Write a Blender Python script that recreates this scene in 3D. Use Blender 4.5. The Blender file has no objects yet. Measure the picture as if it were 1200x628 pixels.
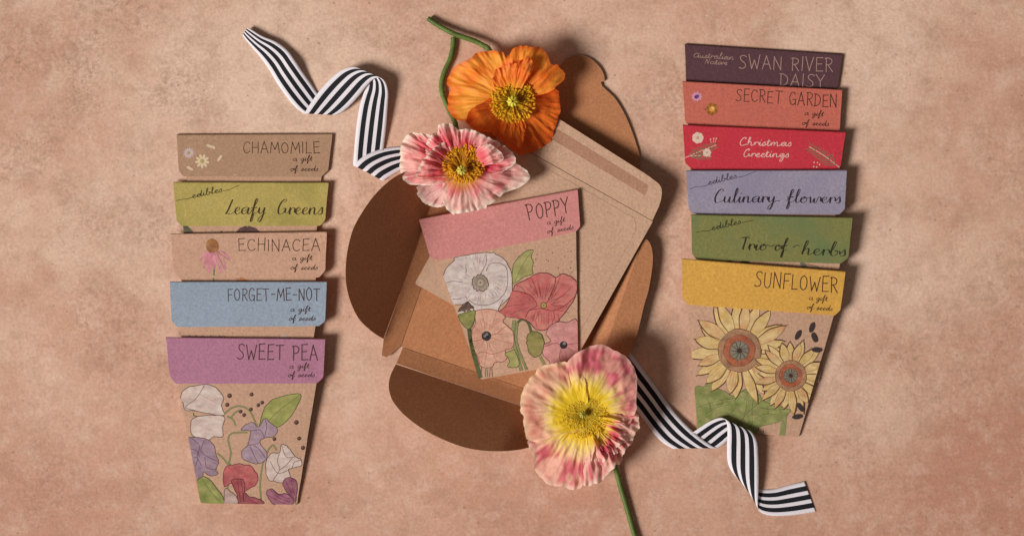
import bpy, bmesh, math, random
from mathutils import Vector, noise as mnoise
from mathutils.geometry import tessellate_polygon

SC = bpy.context.scene
COL = SC.collection
S = 0.0005            # metres of table per unit of the layout grid (frame is 1200 units = 0.6 m)
H = 1.25              # camera height over the table
MM = 0.001
rnd = random.Random(7)


def lin(c):
    def f(v):
        v = v / 255.0
        return v / 12.92 if v <= 0.04045 else ((v + 0.055) / 1.055) ** 2.4
    return (f(c[0]), f(c[1]), f(c[2]))


def P(px, py, z):
    """layout grid -> table-space point; keeps lifted paper over its plan position as seen from above the centre"""
    k = S * (1.0 - z / H)
    return Vector(((px - 600.0) * k, (314.0 - py) * k, z))


def mix(a, b, t):
    t = max(0.0, min(1.0, t))
    return tuple(a[i] + (b[i] - a[i]) * t for i in range(3))


def sstep(a, b, x):
    t = max(0.0, min(1.0, (x - a) / (b - a)))
    return t * t * (3 - 2 * t)


def fbm(x, y, z=0.0, oct=3):
    return mnoise.fractal(Vector((x, y, z)), 0.8, 2.1, oct)


def catmull(pts, n=8, closed=False):
    out = []
    m = len(pts)
    d = len(pts[0])
    rng = range(m if closed else m - 1)
    for i in rng:
        if closed:
            p0, p1, p2, p3 = pts[(i - 1) % m], pts[i], pts[(i + 1) % m], pts[(i + 2) % m]
        else:
            p1, p2 = pts[i], pts[i + 1]
            p0 = pts[i - 1] if i > 0 else tuple(2 * p1[k] - p2[k] for k in range(d))
            p3 = pts[i + 2] if i + 2 < m else tuple(2 * p2[k] - p1[k] for k in range(d))
        for j in range(n):
            t = j / n
            out.append(tuple(0.5 * (2 * p1[k] + (p2[k] - p0[k]) * t + (2 * p0[k] - 5 * p1[k] + 4 * p2[k] - p3[k]) * t * t
                                    + (3 * p1[k] - p0[k] - 3 * p2[k] + p3[k]) * t ** 3) for k in range(d)))
    if not closed:
        out.append(tuple(pts[-1]))
    return out


def resample(pts, n):
    L = [0.0]
    for a, b in zip(pts, pts[1:]):
        L.append(L[-1] + math.dist(a, b))
    out, j = [], 0
    for i in range(n):
        t = L[-1] * i / (n - 1)
        while j < len(L) - 2 and L[j + 1] < t:
            j += 1
        w = (t - L[j]) / max(1e-9, L[j + 1] - L[j])
        out.append(tuple(pts[j][k] + (pts[j + 1][k] - pts[j][k]) * w for k in range(len(pts[0]))))
    return out


def zoom(ox, oy, f):
    """reader for coordinates measured on an enlargement of the layout"""
    return lambda pts: [(ox + p[0] / f, oy + p[1] / f) for p in pts]


def round_poly(pts, rad, n=5):
    out = []
    m = len(pts)
    for i, p in enumerate(pts):
        r = rad[i] if isinstance(rad, (list, tuple)) else rad
        a, b = pts[i - 1], pts[(i + 1) % m]
        if r <= 0:
            out.append(p)
            continue
        da, db = math.dist(p, a), math.dist(p, b)
        r1 = min(r, da * 0.45, db * 0.45)
        s = (p[0] + (a[0] - p[0]) * r1 / da, p[1] + (a[1] - p[1]) * r1 / da)
        e = (p[0] + (b[0] - p[0]) * r1 / db, p[1] + (b[1] - p[1]) * r1 / db)
        for k in range(n + 1):
            t = k / n
            out.append(((1 - t) ** 2 * s[0] + 2 * t * (1 - t) * p[0] + t * t * e[0],
                        (1 - t) ** 2 * s[1] + 2 * t * (1 - t) * p[1] + t * t * e[1]))
    return out


# ---------------------------------------------------------------- objects
def thing(name, label, cat, loc, group=None):
    o = bpy.data.objects.new(name, None)
    COL.objects.link(o)
    o.location = loc
    o.empty_display_size = 0.02
    o['label'] = label
    o['category'] = cat
    if group:
        o['group'] = group
    return o


def world_loc(o):
    v = Vector((0, 0, 0))
    while o:
        v += o.location
        o = o.parent
    return v


def obj(name, me, mats, parent=None, smooth=False):
    if parent:
        off = world_loc(parent)
        for v in me.vertices:
            v.co -= off
    for m in mats:
        me.materials.append(m)
    if smooth:
        for p in me.polygons:
            p.use_smooth = True
    o = bpy.data.objects.new(name, me)
    COL.objects.link(o)
    if parent:
        o.parent = parent
    return o


class MB:
    def __init__(self):
        self.v, self.f, self.c, self.uv, self.mi, self.sm = [], [], [], [], [], []

    def vert(self, co, c=(1, 1, 1), uv=(0, 0)):
        self.v.append(tuple(co)); self.c.append(c); self.uv.append(uv)
        return len(self.v) - 1

    def face(self, idx, mi=0, sm=False):
        self.f.append(tuple(idx)); self.mi.append(mi); self.sm.append(sm)

    def mesh(self, name):
        me = bpy.data.meshes.new(name)
        me.from_pydata(self.v, [], self.f)
        ca = me.color_attributes.new('Col', 'FLOAT_COLOR', 'POINT')
        flat = []
        for c in self.c:
            flat += [c[0], c[1], c[2], 1.0]
        ca.data.foreach_set('color', flat)
        ul = me.uv_layers.new(name='UVMap')
        for lp in me.loops:
            ul.data[lp.index].uv = self.uv[lp.vertex_index]
        for p in me.polygons:
            p.material_index = self.mi[p.index]
            p.use_smooth = self.sm[p.index]
        me.update()
        return me

    def grid(self, rows, cols=None, uvs=None, sm=True, mi=0, flip=False):
        base = []
        for i, r in enumerate(rows):
            base.append([self.vert(p, cols[i][j] if cols else (1, 1, 1), uvs[i][j] if uvs else (0, 0)) for j, p in enumerate(r)])
        for i in range(len(rows) - 1):
            for j in range(len(rows[0]) - 1):
                q = (base[i][j], base[i][j + 1], base[i + 1][j + 1], base[i + 1][j])
                self.face(q[::-1] if flip else q, mi, sm)
        return base

    def tube(self, pts, rad, n=8, col=None, caps=True):
        pts = [Vector(p) for p in pts]
        rings = []
        up = Vector((0, 0, 1))
        for i, p in enumerate(pts):
            t = (pts[min(i + 1, len(pts) - 1)] - pts[max(i - 1, 0)]).normalized()
            a = t.cross(up)
            if a.length < 1e-3:
                a = t.cross(Vector((1, 0, 0)))
            a.normalize()
            b = t.cross(a)
            r = rad[i] if isinstance(rad, (list, tuple)) else rad
            c = col(i / (len(pts) - 1)) if callable(col) else (col or (1, 1, 1))
            rings.append([self.vert(p + (a * math.cos(2 * math.pi * k / n) + b * math.sin(2 * math.pi * k / n)) * r, c) for k in range(n)])
        for r0, r1 in zip(rings, rings[1:]):
            for k in range(n):
                self.face((r0[k], r0[(k + 1) % n], r1[(k + 1) % n], r1[k]), 0, True)
        if caps:
            self.face(rings[0][::-1]); self.face(rings[-1])

    def ball(self, c, r, col=(1, 1, 1), nu=8, nv=5, axis=None, stretch=1.0):
        c = Vector(c)
        ax = Vector(axis).normalized() if axis is not None else Vector((0, 0, 1))
        a = ax.orthogonal().normalized()
        b = ax.cross(a)
        rings = []
        for i in range(1, nv):
            th = math.pi * i / nv
            rings.append([self.vert(c + ax * math.cos(th) * r * stretch + (a * math.cos(2 * math.pi * k / nu) + b * math.sin(2 * math.pi * k / nu)) * math.sin(th) * r, col) for k in range(nu)])
        t = self.vert(c + ax * r * stretch, col); d = self.vert(c - ax * r * stretch, col)
        for k in range(nu):
            self.face((t, rings[0][k], rings[0][(k + 1) % nu]), 0, True)
            self.face((d, rings[-1][(k + 1) % nu], rings[-1][k]), 0, True)
        for r0, r1 in zip(rings, rings[1:]):
            for k in range(nu):
                self.face((r0[k], r1[k], r1[(k + 1) % nu], r0[(k + 1) % nu]), 0, True)


def cut_poly(pts, step, clip=None):
    """flat polygon on the layout grid -> small cells (verts, faces, boundary loops)"""
    bm = bmesh.new()
    vs = [bm.verts.new((p[0], p[1], 0)) for p in pts]
    tris = tessellate_polygon([[Vector((p[0], p[1], 0)) for p in pts]])
    for t in tris:
        try:
            bm.faces.new([vs[i] for i in t])
        except ValueError:
            pass
    xs, ys = [p[0] for p in pts], [p[1] for p in pts]
    if clip:
        cx = sum(p[0] for p in clip) / len(clip); cy = sum(p[1] for p in clip) / len(clip)
        for a, b in zip(clip, clip[1:] + clip[:1]):
            n = Vector((b[1] - a[1], a[0] - b[0], 0))
            if n.x * (cx - a[0]) + n.y * (cy - a[1]) > 0:
                n = -n
            g = bm.verts[:] + bm.edges[:] + bm.faces[:]
            if not bm.faces:
                break
            bmesh.ops.bisect_plane(bm, geom=g, plane_co=(a[0], a[1], 0), plane_no=n, clear_outer=True)
    if step:
        for ax, arr in ((0, xs), (1, ys)):
            k = math.floor(min(arr) / step) + 1
            while k * step < max(arr):
                no = (1, 0, 0) if ax == 0 else (0, 1, 0)
                co = (k * step, 0, 0) if ax == 0 else (0, k * step, 0)
                bmesh.ops.bisect_plane(bm, geom=bm.verts[:] + bm.edges[:] + bm.faces[:], plane_co=co, plane_no=no)
                k += 1
    bm.verts.index_update()
    verts = [(v.co.x, v.co.y) for v in bm.verts]
    faces = [[v.index for v in f.verts] for f in bm.faces]
    bnd = []
    for e in bm.edges:
        if len(e.link_faces) == 1:
            lp = e.link_faces[0].loops
            for l in lp:
                if l.edge == e:
                    bnd.append((l.vert.index, l.link_loop_next.vert.index))
    bm.free()
    # one orientation: after the y flip of P the face must look up
    out = []
    for f in faces:
        ar = sum(verts[f[i]][0] * verts[f[(i + 1) % len(f)]][1] - verts[f[(i + 1) % len(f)]][0] * verts[f[i]][1] for i in range(len(f)))
        out.append(f[::-1] if ar > 0 else f)
    return verts, out, bnd


def sheet(mb, pts, ztop, zbot, step=10, mi=0, col=(1, 1, 1)):
    """a sheet of paper: outline, upper surface and lower surface"""
    verts, faces, bnd = cut_poly(pts, step)
    t = [mb.vert(P(x, y, ztop(x, y)), col) for x, y in verts]
    for f in faces:
        mb.face([t[i] for i in f], mi, True)
    b = [mb.vert(P(x, y, zbot(x, y)), col) for x, y in verts]
    for f in faces:
        mb.face([b[i] for i in f[::-1]], mi, True)
    t2 = [mb.vert(P(x, y, ztop(x, y)), col) for x, y in verts]
    b2 = [mb.vert(P(x, y, zbot(x, y)), col) for x, y in verts]
    for i, j in bnd:
        mb.face((t2[i], b2[i], b2[j], t2[j]), mi, False)


class Ink:
    """a printed drawing: thin layers of ink laid over a paper surface"""
    def __init__(self, zf, clip=None, z0=0.00002, step=6, wash=0.22, paper=(190, 150, 123), thin=.13):
        self.mb, self.zf, self.clip, self.h, self.step, self.wash = MB(), zf, clip, z0, step, wash
        self.n = 0
        self.pap, self.thin = lin(paper), thin

    def over(self):
        """strokes between two washes share one thin layer"""
        self.n += 1
        return self.h + .0000008 + (self.n % 9) * .00000025

    def poly(self, pts, col, col2=None, step=None):
        c1 = lin(col); c2 = lin(col2) if col2 else None
        verts, faces, _ = cut_poly(pts, step or self.step, self.clip)
        if not faces:
            return
        cy = sum(p[1] for p in pts) / len(pts); hy = max(1e-3, max(p[1] for p in pts) - min(p[1] for p in pts))
        self.n += 1
        self.h += 0.000005
        h = self.h
        ids = []
        for x, y in verts:
            c = c1
            if c2:
                c = mix(c1, c2, 0.5 + 1.3 * fbm(x * 0.09 + self.n * 3, y * 0.09, 0, 2))
            k = 1 + self.wash * fbm(x * 0.22, y * 0.22, self.n * 1.7, 3)
            # thin pigment lets the stock show, unevenly
            t = max(0, min(.8, self.thin + 1.1 * self.thin * fbm(x * .13 + self.n * 5, y * .13, 2, 3) * 1.6))
            c = mix(c, self.pap, t)
            ids.append(self.mb.vert(P(x, y, self.zf(x, y) + h), tuple(v * k for v in c)))
        for f in faces:
            self.mb.face([ids[i] for i in f], 0, True)

    def line(self, pts, w, col, smooth=True, taper=False, slant=0.0, dots=False, n=6):
        if smooth and len(pts) > 2:
            pts = catmull(pts, n)
        m = len(pts)
        L, R = [], []
        for i, p in enumerate(pts):
            a, b = pts[max(0, i - 1)], pts[min(m - 1, i + 1)]
            dx, dy = b[0] - a[0], b[1] - a[1]
            d = math.hypot(dx, dy) or 1
            ww = w
            if slant:   # broad pen: down strokes heavy, hairlines thin
                ww = w * (1 - slant + 2 * slant * abs(dy) / d * (1.0 if dy > 0 else 0.35))
            if taper:
                t = i / (m - 1)
                ww = w * (0.35 + 0.65 * math.sin(math.pi * min(1, t * 0.9 + 0.1)))
            L.append((p[0] - dy / d * ww / 2, p[1] + dx / d * ww / 2))
            R.append((p[0] + dy / d * ww / 2, p[1] - dx / d * ww / 2))
        h = self.over()
        c = lin(col)
        ins = (lambda q: True)
        if self.clip:
            cl = self.clip
            cx = sum(p[0] for p in cl) / len(cl); cy = sum(p[1] for p in cl) / len(cl)
            def ins(q):
                for a, b in zip(cl, cl[1:] + cl[:1]):
                    s1 = (b[0] - a[0]) * (q[1] - a[1]) - (b[1] - a[1]) * (q[0] - a[0])
                    s2 = (b[0] - a[0]) * (cy - a[1]) - (b[1] - a[1]) * (cx - a[0])
                    if s1 * s2 < 0:
                        return False
                return True
        li = [self.mb.vert(P(x, y, self.zf(x, y) + h), c) for x, y in L]
        ri = [self.mb.vert(P(x, y, self.zf(x, y) + h), c) for x, y in R]
        for i in range(m - 1):
            if ins(pts[i]) and ins(pts[i + 1]):
                self.mb.face((li[i], ri[i], ri[i + 1], li[i + 1]), 0, True)
        if dots:
            for q in (pts[0], pts[-1]):
                self.disc(q, w * 0.68, col, 8)

    def disc(self, c, r, col, n=12, ry=None, rot=0):
        ry = ry or r
        self.n += 1
        self.h += 0.0000012
        h = self.h + .000004
        k = lin(col)
        ids = []
        for i in range(n):
            a = 2 * math.pi * i / n
            x, y = r * math.cos(a), ry * math.sin(a)
            x, y = x * math.cos(rot) - y * math.sin(rot), x * math.sin(rot) + y * math.cos(rot)
            x += c[0]; y += c[1]
            ids.append(self.mb.vert(P(x, y, self.zf(x, y) + h), k))
        self.mb.face(ids, 0, True)

    def build(self, name, mats, parent):
        return obj(name, self.mb.mesh(name), mats, parent)


# ---------------------------------------------------------------- hand lettering
CAPS = {
 'A': (.50, [[(0, 0), (.25, 1), (.5, 0)], [(.09, .36), (.41, .36)]]),
 'C': (.45, [[(.43, .84), (.33, .98), (.16, .95), (.04, .7), (.02, .38), (.12, .07), (.28, 0), (.44, .14)]]),
 'D': (.46, [[(.05, 0), (.04, 1)], [(-.02, 1), (.2, .97), (.4, .75), (.44, .45), (.34, .15), (.15, .02), (-.02, 0)]]),
 'E': (.42, [[(.4, 1), (.04, .98), (.04, 0), (.42, .02)], [(.04, .52), (.34, .54)]]),
 'F': (.40, [[(.4, 1), (.04, .98), (.04, 0)], [(.04, .52), (.32, .54)]]),
 'G': (.48, [[(.43, .84), (.33, .98), (.16, .95), (.04, .7), (.02, .38), (.12, .07), (.28, 0), (.44, .16)], [(.26, .42), (.46, .42), (.45, .0)]]),
 'H': (.46, [[(.03, 0), (.03, 1)], [(.43, 0), (.43, 1)], [(.03, .5), (.43, .52)]]),
 'I': (.10, [[(.05, 0), (.05, 1)]]),
 'L': (.38, [[(.04, 1), (.04, 0), (.38, .02)]]),
 'M': (.62, [[(0, 0), (.09, 1), (.31, .3), (.53, 1), (.62, 0)]]),
 'N': (.48, [[(.03, 0), (.03, 1), (.45, 0), (.45, 1)]]),
 'O': (.48, [[(.24, 1), (.07, .82), (.02, .48), (.09, .12), (.24, 0), (.4, .14), (.46, .5), (.4, .84), (.24, 1)]]),
 'P': (.42, [[(.06, 0), (.06, 1)], [(-.01, .97), (.2, 1), (.38, .9), (.41, .72), (.3, .52), (.07, .46)]]),
 'R': (.44, [[(.06, 0), (.06, 1)], [(-.01, .97), (.2, 1), (.37, .9), (.4, .72), (.3, .54), (.07, .48)], [(.17, .48), (.44, 0)]]),
 'S': (.42, [[(.42, .9), (.3, 1), (.13, .95), (.07, .77), (.16, .58), (.31, .44), (.38, .24), (.3, .06), (.13, 0), (0, .07)]]),
 'T': (.50, [[(0, 1), (.5, 1)], [(.25, 1), (.25, 0)]]),
 'U': (.46, [[(.03, 1), (.03, .6), (.04, .22), (.13, .02), (.3, .0), (.41, .2), (.43, .6), (.43, 1)]]),
 'V': (.46, [[(0, 1), (.23, 0), (.46, 1)]]),
 'W': (.66, [[(0, 1), (.16, 0), (.33, .62), (.49, 0), (.66, 1)]]),
 'Y': (.48, [[(0, 1), (.24, .48), (.48, 1)], [(.24, .48), (.24, 0)]]),
 '-': (.34, [[(.04, .48), (.3, .48)]]),
 ' ': (.30, []),
}
# joined-up hand: (advance, main stroke, extra strokes), x-height = 1
SCRIPT = {
 'a': (1.0, [(.75, .8), (.5, 1), (.15, .75), (.1, .3), (.35, .02), (.62, .3), (.78, .95), (.72, .3), (.85, .03), (1.0, .22)], []),
 'b': (.9, [(.05, .4), (.3, 1.2), (.42, 2.1), (.28, 2.2), (.18, 1.5), (.15, .3), (.4, .0), (.68, .3), (.62, .85), (.45, .75), (.85, .72)], []),
 'c': (.75, [(.65, .8), (.4, 1), (.1, .7), (.12, .25), (.4, .0), (.72, .25)], []),
 'd': (1.0, [(.7, .8), (.45, 1), (.12, .65), (.15, .2), (.4, .03), (.65, .4), (.85, 2.1), (.75, .5), (.85, .03), (1.0, .22)], []),
 'e': (.72, [(.02, .3), (.35, .5), (.55, .8), (.38, 1), (.15, .7), (.15, .25), (.4, .0), (.7, .25)], []),
 'f': (.75, [(.05, .3), (.35, 1.2), (.55, 2.0), (.42, 2.2), (.3, 1.6), (.25, 0), (.18, -.9), (.32, -1.0), (.38, -.3), (.4, .1), (.72, .3)], [[(.0, .85), (.65, .98)]]),
 'g': (.92, [(.7, .8), (.45, 1), (.12, .65), (.2, .15), (.45, .1), (.7, .9), (.65, -.3), (.45, -1.05), (.2, -.9), (.4, -.3), (.9, .25)], []),
 'h': (.98, [(.05, .3), (.35, 1.3), (.42, 2.1), (.28, 2.1), (.18, 1.0), (.15, 0), (.2, .5), (.45, 1), (.62, .8), (.62, .2), (.75, .0), (.96, .22)], []),
 'i': (.48, [(.03, .3), (.2, .95), (.18, .25), (.28, .0), (.46, .22)], [[(.24, 1.38), (.3, 1.5)]]),
 'l': (.52, [(.03, .3), (.3, 1.3), (.38, 2.1), (.24, 2.2), (.16, 1.3), (.16, .3), (.28, 0), (.5, .22)], []),
 'm': (1.4, [(.03, .3), (.12, .95), (.15, 0), (.2, .5), (.42, 1), (.52, .7), (.52, 0), (.58, .5), (.8, 1), (.95, .75), (.95, .2), (1.08, 0), (1.38, .25)], []),
 'n': (1.0, [(.03, .3), (.12, .95), (.15, 0), (.22, .6), (.45, 1), (.6, .8), (.62, .2), (.75, 0), (.98, .22)], []),
 'o': (.85, [(.5, 1), (.15, .8), (.12, .25), (.4, 0), (.65, .35), (.6, .85), (.42, .95), (.5, .75), (.82, .85)], []),
 'r': (.68, [(.03, .3), (.15, .95), (.18, .75), (.2, 0), (.22, .5), (.4, .95), (.65, .8)], []),
 's': (.62, [(.02, .3), (.32, 1.05), (.42, .6), (.45, .2), (.25, 0), (.05, .12)], []),
 't': (.55, [(.03, .3), (.25, 1.7), (.2, .4), (.3, 0), (.52, .22)], [[(-.02, 1.12), (.5, 1.25)]]),
 'u': (1.0, [(.03, .4), (.12, .95), (.12, .3), (.3, 0), (.52, .3), (.65, .95), (.64, .25), (.75, 0), (.98, .22)], []),
 'v': (.75, [(.03, .8), (.15, .95), (.3, 0), (.5, .9), (.73, .85)], []),
 'w': (1.15, [(.03, .8), (.12, .95), (.2, .1), (.35, .1), (.5, .8), (.55, .1), (.75, .1), (.88, .95), (1.12, .85)], []),
 'y': (.92, [(.03, .4), (.12, .95), (.15, .3), (.35, .1), (.55, .5), (.65, .95), (.6, -.3), (.4, -1.05), (.18, -.9), (.4, -.3), (.9, .25)], []),
 'A': (1.2, [(.95, 1.2), (.6, 1.5), (.15, 1.1), (.1, .35), (.4, .0), (.8, .4), (1.0, 1.4), (.95, .4), (1.05, .05), (1.2, .22)], []),
 'C': (1.0, [(.62, 1.75), (.85, 1.9), (.65, 2.15), (.32, 1.75), (.1, .8), (.22, .08), (.5, 0), (.95, .3)], []),
 'G': (1.15, [(.55, 1.7), (.82, 1.95), (.6, 2.15), (.28, 1.7), (.1, .8), (.25, .05), (.65, .2), (.82, .85), (.55, .8), (.85, .85), (.85, .3), (1.1, .25)], []),
 'L': (.85, [(.45, 1.85), (.5, 2.1), (.38, 1.5), (.2, .5), (.05, .05), (.3, .08), (.5, .0), (.8, .2)], []),
 'N': (1.0, [(.0, .0), (.12, .9), (.22, 1.7), (.45, .8), (.62, .1), (.72, 1.0), (.85, 1.7)], []),
 'T': (.75, [(.38, 2.0), (.36, 1.2), (.3, .4), (.32, .02)], [[(-.05, 1.9), (.3, 2.05), (.75, 1.98)]]),
}
INK = (72, 46, 36)


def caps(ink, s, p0, p1, cap, col=INK, w=None, track=.16):
    """hand-drawn capitals with their base line from p0 to p1"""
    tot = sum(CAPS[c][0] + track for c in s) - track
    L = math.dist(p0, p1)
    ux, uy = (p1[0] - p0[0]) / L, (p1[1] - p0[1]) / L
    sx = L / tot
    w = w or cap * 0.066
    x = 0
    r = random.Random(len(s) * 31 + ord(s[0]))
    for ch in s:
        gw, st = CAPS[ch]
        hk = 1 + r.uniform(-.06, .07); dy = r.uniform(-.035, .035); ln = r.uniform(-.05, .05)
        for stroke in st:
            pts = []
            for a, b in stroke:
                X, Y = (x + a) * sx + ln * b * cap, (b * hk + dy) * cap
                pts.append((p0[0] + ux * X + uy * Y, p0[1] + uy * X - ux * Y))
            if len(stroke) < 6:      # straight strokes: pen lifts at the corners
                for a, b in zip(pts, pts[1:]):
                    ink.line([a, b], w, col, smooth=False, dots=True)
            else:
                ink.line(pts, w, col, dots=True, n=5)
        x += gw + track


def script(ink, s, p0, p1, xh, col=INK, w=1.0, slant=0.3, lean=.18, gap=.65):
    """joined-up handwriting with its base line from p0 to p1"""
    words = s.split(' ')
    tot = 0
    for wd in words:
        tot += sum(SCRIPT[c][0] for c in wd)
    tot += gap * (len(words) - 1)
    L = math.dist(p0, p1)
    ux, uy = (p1[0] - p0[0]) / L, (p1[1] - p0[1]) / L
    sx = L / tot
    def T(a, b):
        X, Y = a * sx + lean * b * xh, b * xh
        return (p0[0] + ux * X + uy * Y, p0[1] + uy * X - ux * Y)
    x = 0
    for wd in words:
        main = []
        for ch in wd:
            gw, st, ex = SCRIPT[ch]
            pts = [T(x + a, b) for a, b in st]
            if main and math.dist(main[-1], pts[0]) < 0.12 * xh:
                pts = pts[1:]
            if ch.isupper() and ch in 'TN' and main == []:
                ink.line(pts, w, col, slant=slant, n=4)
                pts = []
            main += pts
            for e in ex:
                ink.line([T(x + a, b) for a, b in e], w * .9, col, slant=0, n=4)
            x += gw
        if len(main) > 2:
            ink.line(main, w, col, slant=slant, n=4)
        x += gap


# ---------------------------------------------------------------- materials
def new_mat(name):
    m = bpy.data.materials.new(name)
    m.use_nodes = True
    nt = m.node_tree
    for n in list(nt.nodes):
        nt.nodes.remove(n)
    out = nt.nodes.new('ShaderNodeOutputMaterial')
    b = nt.nodes.new('ShaderNodeBsdfPrincipled')
    nt.links.new(b.outputs[0], out.inputs[0])
    b.inputs['Specular IOR Level'].default_value = 0.25
    b.inputs['Roughness'].default_value = 0.85
    return m, nt, b, out


def N(nt, t, **kw):
    n = nt.nodes.new(t)
    for k, v in kw.items():
        setattr(n, k, v)
    return n


def coords(nt, shift=True):
    tc = N(nt, 'ShaderNodeTexCoord')
    if not shift:
        return tc.outputs['Object']
    oi = N(nt, 'ShaderNodeObjectInfo')
    ml = N(nt, 'ShaderNodeMath', operation='MULTIPLY'); ml.inputs[1].default_value = 3.7
    ad = N(nt, 'ShaderNodeVectorMath', operation='ADD')
    nt.links.new(oi.outputs['Random'], ml.inputs[0])
    nt.links.new(tc.outputs['Object'], ad.inputs[0]); nt.links.new(ml.outputs[0], ad.inputs[1])
    return ad.outputs[0]


def noise(nt, co, scale, detail=3, rough=.55, lo=.35, hi=.65, dist=0, stretch=None):
    if stretch:
        mp = N(nt, 'ShaderNodeMapping'); mp.inputs['Scale'].default_value = stretch
        nt.links.new(co, mp.inputs[0]); co = mp.outputs[0]
    n = N(nt, 'ShaderNodeTexNoise')
    n.inputs['Scale'].default_value = scale; n.inputs['Detail'].default_value = detail
    n.inputs['Roughness'].default_value = rough; n.inputs['Distortion'].default_value = dist
    nt.links.new(co, n.inputs['Vector'])
    mr = N(nt, 'ShaderNodeMapRange')
    mr.inputs['From Min'].default_value = lo; mr.inputs['From Max'].default_value = hi
    nt.links.new(n.outputs['Fac'], mr.inputs['Value'])
    return mr.outputs[0]


def mixc(nt, fac, a, b, mode='MIX', k=None):
    m = N(nt, 'ShaderNodeMix', data_type='RGBA', blend_type=mode)
    if k is not None and not isinstance(fac, (int, float)):
        mm = N(nt, 'ShaderNodeMath', operation='MULTIPLY'); mm.inputs[1].default_value = k
        nt.links.new(fac, mm.inputs[0]); fac = mm.outputs[0]
    for sock, v in ((m.inputs[0], fac), (m.inputs[6], a), (m.inputs[7], b)):
        if isinstance(v, (int, float)):
            sock.default_value = v
        elif isinstance(v, tuple):
            sock.default_value = (v[0], v[1], v[2], 1)
        else:
            nt.links.new(v, sock)
    return m.outputs[2]


def bump(nt, b, hgt, strength, dist):
    bp = N(nt, 'ShaderNodeBump')
    bp.inputs['Strength'].default_value = strength; bp.inputs['Distance'].default_value = dist
    nt.links.new(hgt, bp.inputs['Height']); nt.links.new(bp.outputs[0], b.inputs['Normal'])


def paper(name, rgb, rgb2=None, speck=.35, wash=0.0, rough=.85):
    """uncoated stock: pulp mottling, fibres and flecks; rgb2 with wash = watercolour blooms in a second tint"""
    m, nt, b, _ = new_mat(name)
    c = tuple(v / .95 for v in lin(rgb))
    co = coords(nt)
    dk = tuple(v * .80 for v in c); lt = tuple(min(1, v * 1.16) for v in c)
    col = mixc(nt, noise(nt, co, 700, 3, .6, .3, .7), dk, lt)
    if rgb2:
        w = noise(nt, co, 34, 4, .55, .42, .68, .6)
        col = mixc(nt, w, col, lin(rgb2), k=wash)
    cl = noise(nt, co, 60, 3, .5, .35, .65)
    col = mixc(nt, cl, col, tuple(v * .9 for v in c), k=.35)
    fib = noise(nt, co, 700, 2, .5, .60, .74, 1.5, (1, .3, 1))
    col = mixc(nt, fib, col, tuple(min(1, v * 1.5 + .02) for v in c), k=speck)
    fl = noise(nt, co, 1300, 1, .5, .68, .74)
    col = mixc(nt, fl, col, tuple(v * .4 for v in c), k=speck)
    nt.links.new(col, b.inputs['Base Color'])
    b.inputs['Roughness'].default_value = rough
    bump(nt, b, noise(nt, co, 900, 3, .6, .2, .8), .18, .0002)
    return m


def print_mat():
    m, nt, b, _ = new_mat('printed_ink')
    at = N(nt, 'ShaderNodeVertexColor', layer_name='Col')
    co = coords(nt, False)
    col = mixc(nt, noise(nt, co, 620, 3, .6, .32, .68), at.outputs[0], (.72, .70, .68), 'MULTIPLY', k=.55)
    fl = noise(nt, co, 1200, 1, .5, .66, .74)
    col = mixc(nt, fl, col, (.55, .45, .38), 'MULTIPLY', k=.5)
    nt.links.new(col, b.inputs['Base Color'])
    b.inputs['Roughness'].default_value = .8
    return m


def petal_mat(name, trans=.35):
    m, nt, b, out = new_mat(name)
    at = N(nt, 'ShaderNodeVertexColor', layer_name='Col')
    co = coords(nt, False)
    col = mixc(nt, noise(nt, co, 500, 4, .6, .3, .7), at.outputs[0], (.88, .84, .82), 'MULTIPLY', k=.25)
    nt.links.new(col, b.inputs['Base Color'])
    b.inputs['Roughness'].default_value = .55
    b.inputs['Specular IOR Level'].default_value = .3
    b.inputs['Sheen Weight'].default_value = .15
    tr = N(nt, 'ShaderNodeBsdfTranslucent')
    nt.links.new(col, tr.inputs['Color'])
    mx = N(nt, 'ShaderNodeMixShader'); mx.inputs[0].default_value = trans
    nt.links.new(b.outputs[0], mx.inputs[1]); nt.links.new(tr.outputs[0], mx.inputs[2])
    nt.links.new(mx.outputs[0], out.inputs[0])
    bump(nt, b, noise(nt, co, 380, 4, .65, .2, .8), .35, .0006)
    return m


def plant_mat(name, rough=.5, trans=0):
    m, nt, b, out = new_mat(name)
    at = N(nt, 'ShaderNodeVertexColor', layer_name='Col')
    co = coords(nt, False)
    col = mixc(nt, noise(nt, co, 300, 3, .6, .3, .7), at.outputs[0], (.86, .86, .8), 'MULTIPLY', k=.4)
    nt.links.new(col, b.inputs['Base Color'])
    b.inputs['Roughness'].default_value = rough
    if trans:
        tr = N(nt, 'ShaderNodeBsdfTranslucent'); nt.links.new(col, tr.inputs['Color'])
        mx = N(nt, 'ShaderNodeMixShader'); mx.inputs[0].default_value = trans
        nt.links.new(b.outputs[0], mx.inputs[1]); nt.links.new(tr.outputs[0], mx.inputs[2])
        nt.links.new(mx.outputs[0], out.inputs[0])
    return m


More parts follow.
